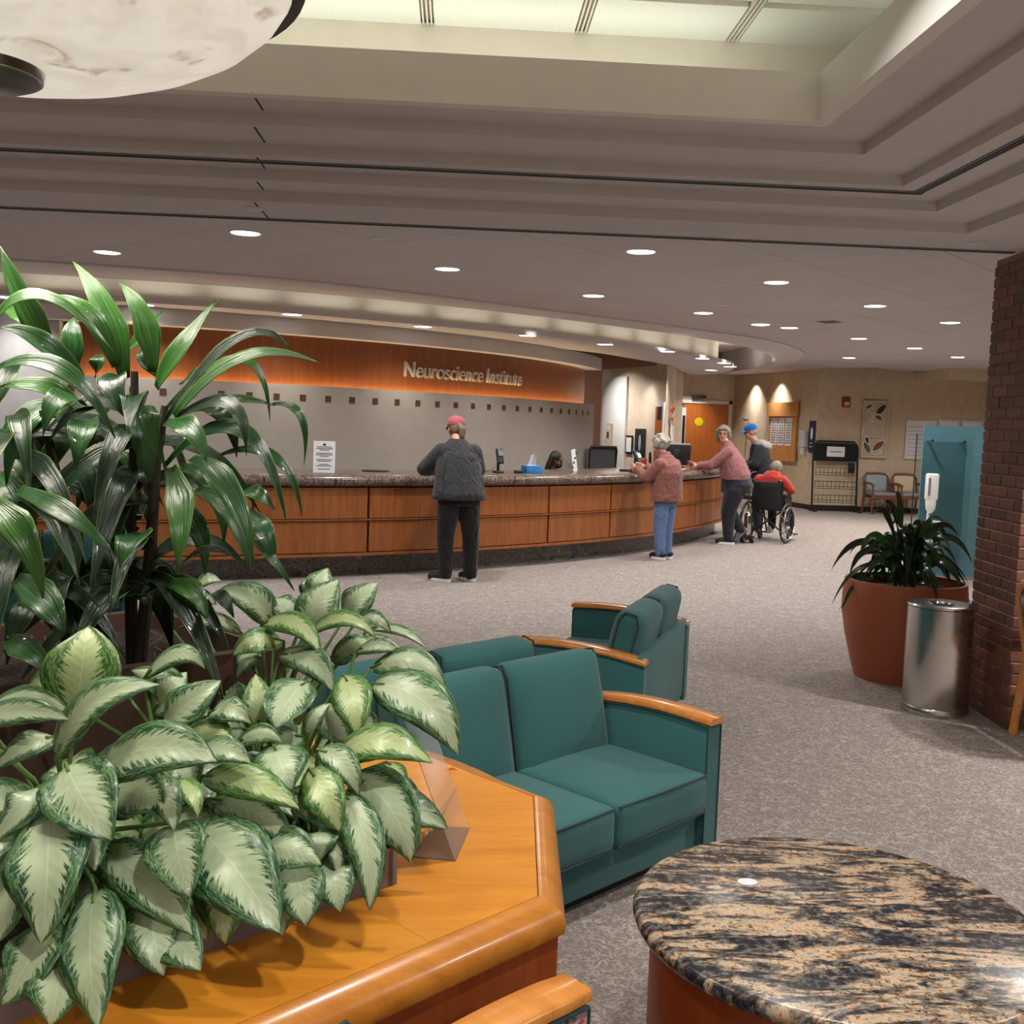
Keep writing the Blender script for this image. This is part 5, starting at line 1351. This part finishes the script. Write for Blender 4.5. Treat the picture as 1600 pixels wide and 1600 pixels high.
def shoe(t, ankle, yaw, upper, sole, L=.27, tilt=0):
    a = Vector(ankle); R = Matrix.Rotation(yaw, 3, 'Z') @ Matrix.Rotation(tilt, 3, 'X')
    def P(x, y, z): return a+R @ Vector((x, y, z))
    g = G(); g.cone(P(0, -.045, .065), .046, P(0, .02, .06), .046); g.cone(P(0, .02, .06), .046, P(0, L-.12, .042), .040); g.cone(P(0, -.02, .08), .042, P(0, -.01, .11), .04)
    o = g.blob('shoe', M[upper], t, .009, 2)
    pts = []
    for k in range(20):
        q = 2*pi*k/20; y = (L/2-.005)*cos(q)+L/2-.1; w = .047*(1-.18*(cos(q) < -.3)); pts.append((w*sin(q)*(1 if abs(sin(q)) < .9 else 1), y))
    G().loft([[P(x*1.0, y, .0) for x, y in pts], [P(x*1.06, y, .012) for x, y in pts], [P(x*1.0, y, .032) for x, y in pts]]).obj('sole', M[sole], o, True, angle=50)
    return o
def cap_hat(t, P, R, m, s=1.0):
    g = G(); prof = [(.090, -.0), (.093, .02), (.088, .05), (.072, .078), (.045, .098), (.012, .106), (.001, .107)]
    rings = [[P(r*1.0*cos(a), r*1.16*sin(a)-.008, .036+z*.95) for a in [2*pi*k/24 for k in range(24)]] for r, z in prof]
    h = g.loft(rings, True).obj('cap', M[m], t, True, angle=70)
    g = G(); out = []
    for y, zz in ((.06, 0), (.10, -.004), (.145, -.014), (.168, -.022)):
        w = .076*sqrt(max(.04, 1-((y-.06)/.118)**2)); out.append([P(-w, y, .040+zz-.012), P(0, y, .048+zz), P(w, y, .040+zz-.012), P(w, y, .034+zz-.012), P(0, y, .042+zz), P(-w, y, .034+zz-.012)])
    g.loft(out).obj('brim', M[m], h, True, angle=60)
    G().sph(P(0, -.008, .139), (.008, .008, .005), 8, 6).obj('button', M[m], h, True)
    return h
def person(label, loc, rz): return thing('person', label, 'person', loc, rz)

def build_people():
    # --- woman in red cap, back to us, elbows on the counter
    t = person('person in a red cap and charcoal jacket leaning on the counter, back turned', (.03, 10.72, 0), .25)
    b = G(); P, R = head(b, (-.0, .22, 1.575), .12, -.12)
    b.limb([((0, .10, 1.36), .07), ((0, .17, 1.5), .056)]); b.torso([(0, .0, .8, .15, .11), (0, .02, 1.0, .15, .11), (0, .07, 1.25, .16, .11), (0, .10, 1.38, .12, .09)])
    for s, el, wr in ((-1, (-.31, .22, 1.13), (-.12, .42, 1.12)), (1, (.25, .26, 1.13), (.06, .43, 1.12))):
        b.limb([((s*.15, .10, 1.33), .05), (el, .045), (wr, .03)]); hand(b, wr, (-s*.6, .7, .0), (0, 0, -1), s, .5)
    for s, x in ((-1, -.13), (1, .15)): b.limb([((s*.085, 0, .86), .085), ((x, .02, .48), .055), ((x, 0, .10), .04)])
    b.blob('body', M['skin'], t, .009, 2)
    j = G(); j.torso([(.0, -.01, .85, .29, .20), (.0, -.01, .91, .285, .20), (0, .01, 1.02, .26, .18), (0, .055, 1.18, .245, .165), (0, .085, 1.30, .225, .15), (0, .105, 1.37, .19, .125), (0, .12, 1.43, .125, .10), (0, .135, 1.47, .085, .08)])
    for s, el, wr in ((-1, (-.33, .20, 1.15), (-.14, .39, 1.13)), (1, (.27, .25, 1.15), (.08, .40, 1.13))): j.limb([((s*.165, .10, 1.335), .095), (el, .078), (wr, .055)])
    jk = j.blob('jacket', M['jacket_char'], t, .013, 4)
    c = G(); c.torso([(0, .135, 1.40, .105, .09), (0, .15, 1.455, .085, .08), (0, .16, 1.475, .08, .075)]); c.blob('collar', M['jacket_char'], t, .01, 2)
    for s in (-1, 1):
        G().tube([(s*.16, -.05, 1.33), (s*.2, -.125, 1.2), (s*.21, -.17, .95)], .004, 5).obj('seam', M['black'], jk, True)
    p = G(); p.torso([(0, 0, .80, .205, .155), (0, 0, .88, .21, .16), (0, 0, .98, .19, .15)])
    for x, xa in ((-.10, -.125), (.105, .145)): p.limb([((x, 0, .82), .125), ((xa, .02, .47), .092), ((xa, -.005, .09), .075)])
    p.blob('trousers', M['pants_black'], t, .012, 3)
    shoe(t, (-.14, .0, 0), .75, 'black', 'sole'); shoe(t, (.15, .02, 0), .35, 'black', 'sole')
    h = G(); h.sph(P(0, -.03, .0), (.082, .085, .095), 16, 10, R); h.limb([(P(.0, -.10, .03), .03), (P(.02, -.135, -.02), .038), (P(.02, -.13, -.09), .03), (P(.02, -.115, -.14), .014)])
    h.blob('hair', M['hair_blond'], t, .008, 1); cap_hat(t, P, R, 'cap_red', 1)
    # --- small woman in the rose coat holding the card terminal
    t = person('person with curly grey hair in a rose coat and jeans at the counter', (2.66, 13.08, 0), .78)
    b = G(); P, R = head(b, (-.0, .12, 1.435), .05, -.35, .96)
    b.limb([((0, .03, 1.24), .06), ((0, .09, 1.37), .05)]); b.torso([(0, 0, .75, .14, .11), (0, -.01, 1.0, .15, .11), (0, .0, 1.2, .14, .1), (0, .02, 1.27, .1, .08)])
    for s, el, wr in ((-1, (-.22, .14, 1.02), (-.12, .40, 1.14)), (1, (.22, .16, 1.02), (.08, .40, 1.15))): b.limb([((s*.14, .01, 1.19), .045), (el, .042), (wr, .027)]); hand(b, wr, (-s*.25, .85, .25), (-s, .2, 0), s, .8)
    for s in (-1, 1): b.limb([((s*.08, 0, .78), .08), ((s*.075, .02, .42), .05), ((s*.07, 0, .1), .038)])
    b.blob('body', M['skin'], t, .009, 2)
    j = G(); j.torso([(0, -.01, .74, .235, .185), (0, -.01, .80, .235, .185), (0, -.015, .95, .22, .175), (0, -.02, 1.10, .215, .17), (0, -.01, 1.2, .19, .15), (0, .015, 1.27, .14, .115), (0, .04, 1.33, .10, .095)])
    for s, el, wr in ((-1, (-.24, .14, 1.03), (-.13, .37, 1.13)), (1, (.24, .16, 1.03), (.09, .37, 1.14))): j.limb([((s*.165, .0, 1.20), .085), (el, .074), (wr, .052)])
    j.blob('coat', M['coat_rose'], t, .012, 3)
    c = G(); c.torso([(0, .05, 1.28, .115, .105), (0, .07, 1.34, .105, .10), (0, .08, 1.37, .1, .095)]); c.blob('collar', M['coat_rose'], t, .01, 2)
    p = G(); p.torso([(0, 0, .70, .165, .13), (0, 0, .85, .17, .135)])
    for s in (-1, 1): p.limb([((s*.08, 0, .74), .105), ((s*.08, .02, .40), .082), ((s*.07, 0, .08), .066)])
    p.blob('jeans', M['jeans'], t, .011, 3)
    for s in (-1, 1): shoe(t, (s*.075, -.0, 0), .1*s, 'black', 'sole', .25)
    h = G(); rnd = random.Random(4)
    h.sph(P(0, -.024, .034), (.094, .104, .104), 14, 10, R)
    for k in range(60):
        a, e = rnd.uniform(0, 2*pi), rnd.uniform(-.5, 1.5)
        if sin(a) > .35 and e < .6: continue
        h.sph(P(.098*cos(a)*cos(e), .108*sin(a)*cos(e)-.024, .034+.108*sin(e)), .027, 8, 6)
    h.blob('hair', M['hair_grey'], t, .008, 1)
    face(P, R, t, .96)
    # --- woman in the pink sweater, looking back at the camera
    t = person('person with grey bobbed hair in a pink sweater leaning on the counter end, looking back', (4.05, 15.15, 0), 1.2)
    b = G(); P, R = head(b, (.02, .16, 1.615), 1.55, -.05, 1.02)
    b.limb([((0, .07, 1.40), .06), ((.0, .13, 1.52), .052)]); b.torso([(0, -.02, .85, .15, .12), (0, .0, 1.1, .15, .12), (0, .04, 1.32, .15, .11), (0, .06, 1.42, .1, .08)])
    arms = ((-1, (-.20, .30, 1.14), (-.05, .52, 1.12)), (1, (.22, .28, 1.15), (.06, .54, 1.14)))
    for s, el, wr in arms: b.limb([((s*.16, .05, 1.34), .05), (el, .045), (wr, .028)]); hand(b, wr, (-s*.35, .9, .1), (-s, .0, -.2), s, .9)
    b.limb([((-.09, -.02, .9), .09), ((-.08, .04, .48), .06), ((-.08, .0, .1), .042)]); b.limb([((.09, -.02, .9), .09), ((.07, .05, .50), .06), ((.05, -.18, .20), .042)])
    b.blob('body', M['skin'], t, .009, 2)
    j = G(); j.torso([(0, -.05, .95, .25, .22), (0, -.04, 1.04, .255, .225), (0, -.01, 1.16, .245, .21), (0, .03, 1.28, .225, .18), (0, .055, 1.37, .17, .135), (0, .075, 1.44, .11, .095), (0, .10, 1.50, .075, .07), (0, .11, 1.52, .07, .065)])
    for s, el, wr in ((-1, (-.21, .29, 1.15), (-.06, .48, 1.125)), (1, (.23, .27, 1.16), (.07, .50, 1.145))): j.limb([((s*.175, .05, 1.35), .085), (el, .072), (wr, .046)])
    j.blob('sweater', M['sweater'], t, .012, 3)
    p = G(); p.torso([(0, -.07, .76, .235, .225), (0, -.08, .88, .25, .24), (0, -.05, 1.02, .23, .20)])
    p.limb([((-.115, -.06, .80), .15), ((-.09, .02, .48), .11), ((-.08, -.0, .09), .075)]); p.limb([((.115, -.06, .80), .15), ((.08, .04, .50), .11), ((.05, -.16, .22), .075)])
    p.blob('trousers', M['pants_navy'], t, .012, 3)
    shoe(t, (-.085, -.0, 0), .05, 'black', 'sole'); shoe(t, (.05, -.20, .155), .0, 'sole_grey', 'sole_grey', .27, -1.0)
    h = G(); h.sph(P(0, -.022, .04), (.094, .104, .098), 14, 10, R)
    for q in (-1, 1): h.limb([(P(q*.076, -.0, .04), .04), (P(q*.085, -.005, -.04), .036), (P(q*.078, -.02, -.10), .026)])
    h.limb([(P(0, -.085, .0), .05), (P(0, -.085, -.07), .04)]); h.limb([(P(-.05, .07, .075), .02), (P(.05, .07, .072), .022)])
    h.blob('hair', M['hair_greyb'], t, .008, 1); face(P, R, t, 1.02, True)
    g = G(); g.box((0, 0, 0), (.16, .10, .02)); o = g.obj('wallet', M['chairwood'], None); tag(o, 'brown wallet held by the person in the pink sweater over the counter', 'wallet')
    o.location = t.matrix_basis @ Vector((.0, .60, 1.17)); o.rotation_euler = (.5, 0, .95)
    # --- man in the blue cap
    t = person('person in a blue cap and dark plaid jacket with a grey hood, seen in profile', (4.95, 16.75, 0), 1.35)
    b = G(); P, R = head(b, (0, .20, 1.66), .12, -.22, 1.02)
    b.limb([((0, .08, 1.44), .065), ((0, .16, 1.57), .056)]); b.torso([(0, 0, .9, .15, .12), (0, .0, 1.1, .16, .12), (0, .04, 1.35, .16, .12), (0, .07, 1.46, .1, .09)])
    for s, el, wr in ((-1, (-.25, .12, 1.14), (-.12, .38, 1.06)), (1, (.25, .14, 1.14), (.1, .40, 1.06))): b.limb([((s*.175, .05, 1.36), .05), (el, .048), (wr, .03)]); hand(b, wr, (-s*.3, .9, -.1), (-s, 0, -.4), s, .8)
    for s in (-1, 1): b.limb([((s*.09, 0, .92), .09), ((s*.1, .02, .5), .058), ((s*.1, 0, .1), .042)])
    b.blob('body', M['skin'], t, .009, 2)
    j = G(); j.torso([(0, -.01, .86, .225, .18), (0, -.01, .95, .225, .18), (0, .0, 1.12, .225, .175), (0, .03, 1.28, .225, .17), (0, .05, 1.40, .19, .145), (0, .07, 1.48, .11, .1)])
    for s, el, wr in ((-1, (-.27, .12, 1.15), (-.13, .35, 1.07)), (1, (.27, .14, 1.15), (.11, .37, 1.07))): j.limb([((s*.195, .05, 1.38), .09), (el, .078), (wr, .054)])
    j.blob('jacket', M['plaid'], t, .012, 3)
    c = G(); c.torso([(0, .02, 1.42, .15, .14), (0, .05, 1.50, .13, .13), (0, .07, 1.545, .10, .10)]); c.limb([((-.1, -.0, 1.46), .06), ((0, -.08, 1.44), .08), ((.1, -.0, 1.46), .06)]); c.blob('hood', M['hood_grey'], t, .011, 2)
    p = G(); p.torso([(0, 0, .80, .18, .14), (0, 0, .95, .18, .14)])
    for s in (-1, 1): p.limb([((s*.09, 0, .84), .11), ((s*.1, .02, .48), .088), ((s*.1, 0, .08), .07)])
    p.blob('trousers', M['pants_navy'], t, .012, 3)
    for s in (-1, 1): shoe(t, (s*.1, 0, 0), .1*s, 'white', 'sole', .29)
    h = G(); h.sph(P(0, -.022, .012), (.083, .093, .09), 14, 10, R); h.blob('hair', M['hair_grey'], t, .009, 1); cap_hat(t, P, R, 'cap_blue', 1.02); face(P, R, t, 1.02, True)
    # --- seated receptionist behind the counter
    t = person('receptionist with long black hair and a dark face mask seated behind the counter', (*pol(CC, 9.95, .895), 0), -2.24)
    b = G(); P, R = head(b, (0, .08, 1.16), .3, -.35)
    b.limb([((0, .0, .96), .06), ((0, .05, 1.08), .05)]); b.torso([(0, -.1, .5, .16, .12), (0, -.06, .75, .15, .11), (0, -.02, .92, .15, .1), (0, 0, .98, .09, .07)])
    for s in (-1, 1): b.limb([((s*.16, -.0, .92), .05), ((s*.22, .1, .72), .042), ((s*.1, .30, .76), .028)]); hand(b, (s*.1, .30, .775), (-s*.2, .9, 0), (0, 0, -1), s, .4); b.limb([((s*.09, -.05, .52), .08), ((s*.1, .34, .5), .06), ((s*.1, .36, .1), .042)])
    b.blob('body', M['skin_b'], t, .01, 2)
    j = G(); j.torso([(0, -.1, .46, .19, .15), (0, -.06, .75, .18, .14), (0, -.02, .92, .17, .12), (0, .01, 1.0, .09, .08)])
    for s in (-1, 1): j.limb([((s*.165, -.0, .91), .075), ((s*.23, .1, .72), .06), ((s*.12, .27, .765), .042)]); j.limb([((s*.09, -.05, .52), .1), ((s*.1, .34, .5), .08), ((s*.1, .36, .1), .06)])
    j.blob('uniform', M['pants_black'], t, .013, 3)
    for s in (-1, 1): shoe(t, (s*.1, .36, 0), 0, 'black', 'black', .25)
    h = G(); h.sph(P(0, -.025, .03), (.09, .10, .1), 14, 10, R)
    for q in (-1, 0, 1): h.limb([(P(q*.07, -.05, .03), .05), (P(q*.085, -.06, -.1), .045), (P(q*.08, -.05, -.26), .04)])
    h.blob('hair', M['hair_black'], t, .01, 2); face(P, R, t)
    m = G(); m.sph(P(0, .05, -.055), (.062, .058, .05), 14, 10, R); m.obj('face_mask', M['mask'], t, True)
    t2 = thing('desk_stool', 'black stool hidden under the seated receptionist', 'stool', (*pol(CC, 9.86, .895), 0)); G().lathe([(.001, .38), (.2, .38), (.2, .42), (.001, .43)], n=24).obj('seat', M['black'], t2, True); G().lathe([(.03, .02), (.03, .38)], n=10).obj('post', M['black'], t2, True); G().lathe([(.001, 0), (.24, 0), (.22, .025), (.001, .03)], n=24).obj('foot', M['black'], t2, True)
    # --- wheelchair and its rider
    wl, wz = (4.74, 15.58, 0), -.64
    t = thing('wheelchair', 'black wheelchair seen from behind with large spoked wheels', 'wheelchair', wl, wz)
    for s in (-1, 1):
        x = s*.305; g = G(); ring = lambda r, xx: [(xx, r*cos(a), .305+r*sin(a)) for a in [2*pi*k/36 for k in range(37)]]
        wh = g.tube(ring(.288, x), .017, 8, False).obj('wheel', M['black'], t, True)
        G().tube(ring(.245, x+s*.04), .009, 6, False).obj('hand_rim', M['chrome'], wh, True); G().tube([(x-.03, 0, .305), (x+.03, 0, .305)], .028, 12).obj('hub', M['black_metal'], wh, True)
        g = G()
        for k in range(12): a = 2*pi*k/12; g.tube([(x, .02*cos(a), .305+.02*sin(a)), (x, .28*cos(a), .305+.28*sin(a))], .004, 4)
        stuff(g.obj('spokes', M['chrome'], wh))
        G().tube([(s*.23, -.02, .12), (s*.23, -.02, .5), (s*.23, -.06, .92), (s*.23, -.17, .94)], .013, 8).obj('back_post', M['black_metal'], t, True); G().tube([(s*.23, -.13, .94), (s*.23, -.22, .935)], .019, 10).obj('push_handle', M['black'], t, True)
        G().tube([(s*.23, -.02, .50), (s*.23, .42, .50), (s*.23, .46, .45), (s*.2, .55, .12)], .013, 8).obj('side_frame', M['black_metal'], t, True); G().tube([(s*.23, -.02, .14), (s*.23, .42, .18), (s*.23, .42, .5)], .012, 8).obj('lower_rail', M['black_metal'], t, True)
        G().tube([(s*.245, -.02, .70), (s*.245, .28, .70), (s*.245, .3, .5)], .012, 8).obj('arm_frame', M['black_metal'], t, True); G().rbox((s*.245, .13, .72), (.05, .26, .03), .012).obj('arm_pad', M['black'], t, True)
        G().b2(s*.26-.004, s*.26+.004, 0, .3, .5, .69).obj('side_guard', M['black'], t)
        cst = G().tube([(s*.23-.014, .36, .075), (s*.23+.014, .36, .075)], .075, 18).obj('caster', M['black'], t, True, angle=40); G().tube([(s*.23, .36, .075), (s*.23, .39, .19)], .016, 8).obj('caster_fork', M['black_metal'], t, True)
        G().b2(s*.2-.07, s*.2+.07, .5, .66, .09, .105).obj('footplate', M['black_metal'], t)
    G().rbox((0, -.04, .71), (.45, .03, .42), .012, 3, .01, rx=.08, axis=1).obj('backrest', M['black'], t, True); G().rbox((0, .2, .505), (.44, .44, .05), .02, 2).obj('seat', M['black'], t, True)
    for s in (-1, 1): G().tube([(s*.22, .05, .49), (-s*.22, .05, .16)], .013, 8).obj('cross_brace', M['black_metal'], t, True)
    t3 = thing('oxygen_cylinder', 'silver oxygen cylinder with a tall pole hung behind the wheelchair', 'gas cylinder', (4.37, 15.33, .0), 0)
    G().lathe([(.001, .11), (.05, .11), (.056, .125), (.056, .40), (.04, .45), (.018, .47), (.001, .47)], n=24).obj('bottle', M['steel'], t3, True, angle=50); G().tube([(0, .0, .47), (0, 0, 1.02), (.03, .0, 1.06), (.1, .02, 1.07)], .011, 8).obj('pole', M['dark_steel'], t3, True)
    G().b2(-.09, .09, -.08, .08, .085, .11).obj('tray', M['black_metal'], t3)
    for sx in (-1, 1):
        for sy in (-1, 1): G().tube([(sx*.07-.008, sy*.06, .043), (sx*.07+.008, sy*.06, .043)], .043, 14).obj('tray_wheel', M['black'], t3, True)
    t = person('person with short grey hair in a red fleece sitting in the wheelchair, back turned', wl, wz)
    b = G(); P, R = head(b, (.05, .16, 1.115), -.5, -.5, .97)
    b.limb([((0, .06, .98), .06), ((.03, .11, 1.06), .05)]); b.torso([(0, .12, .60, .15, .11), (0, .08, .75, .15, .11), (0, .07, .95, .15, .1), (0, .07, 1.0, .1, .08)])
    for s in (-1, 1):
        b.limb([((s*.16, .08, .94), .05), ((s*.27, .16, .79), .042), ((s*.2, .36, .77), .028)]); hand(b, (s*.2, .36, .77), (-s*.2, .9, -.1), (0, 0, -1), s, .6); b.limb([((s*.09, .14, .62), .085), ((s*.11, .5, .60), .058), ((s*.12, .56, .2), .042)])
    b.blob('body', M['skin'], t, .01, 2)
    j = G(); j.torso([(0, .13, .57, .19, .11), (0, .10, .72, .19, .115), (0, .09, .90, .20, .12), (0, .08, .99, .16, .115), (.01, .09, 1.05, .115, .10), (.02, .10, 1.08, .09, .085)])
    for s in (-1, 1): j.limb([((s*.18, .08, .94), .085), ((s*.29, .16, .80), .07), ((s*.21, .33, .775), .048)])
    j.blob('fleece', M['coat_red'], t, .013, 3)
    p = G(); p.torso([(0, .15, .57, .18, .13), (0, .13, .67, .18, .12)])
    for s in (-1, 1): p.limb([((s*.09, .14, .62), .1), ((s*.11, .5, .60), .08), ((s*.12, .56, .2), .062)])
    p.blob('trousers', M['pants_navy'], t, .013, 3)
    for s in (-1, 1): shoe(t, (s*.14, .57, .107), .1*s, 'white', 'sole', .25)
    h = G(); h.sph(P(0, -.025, .02), (.088, .098, .1), 14, 10, R); h.blob('hair', M['hair_greyb'], t, .009, 1); face(P, R, t, .97)
build_people()
build_plants()
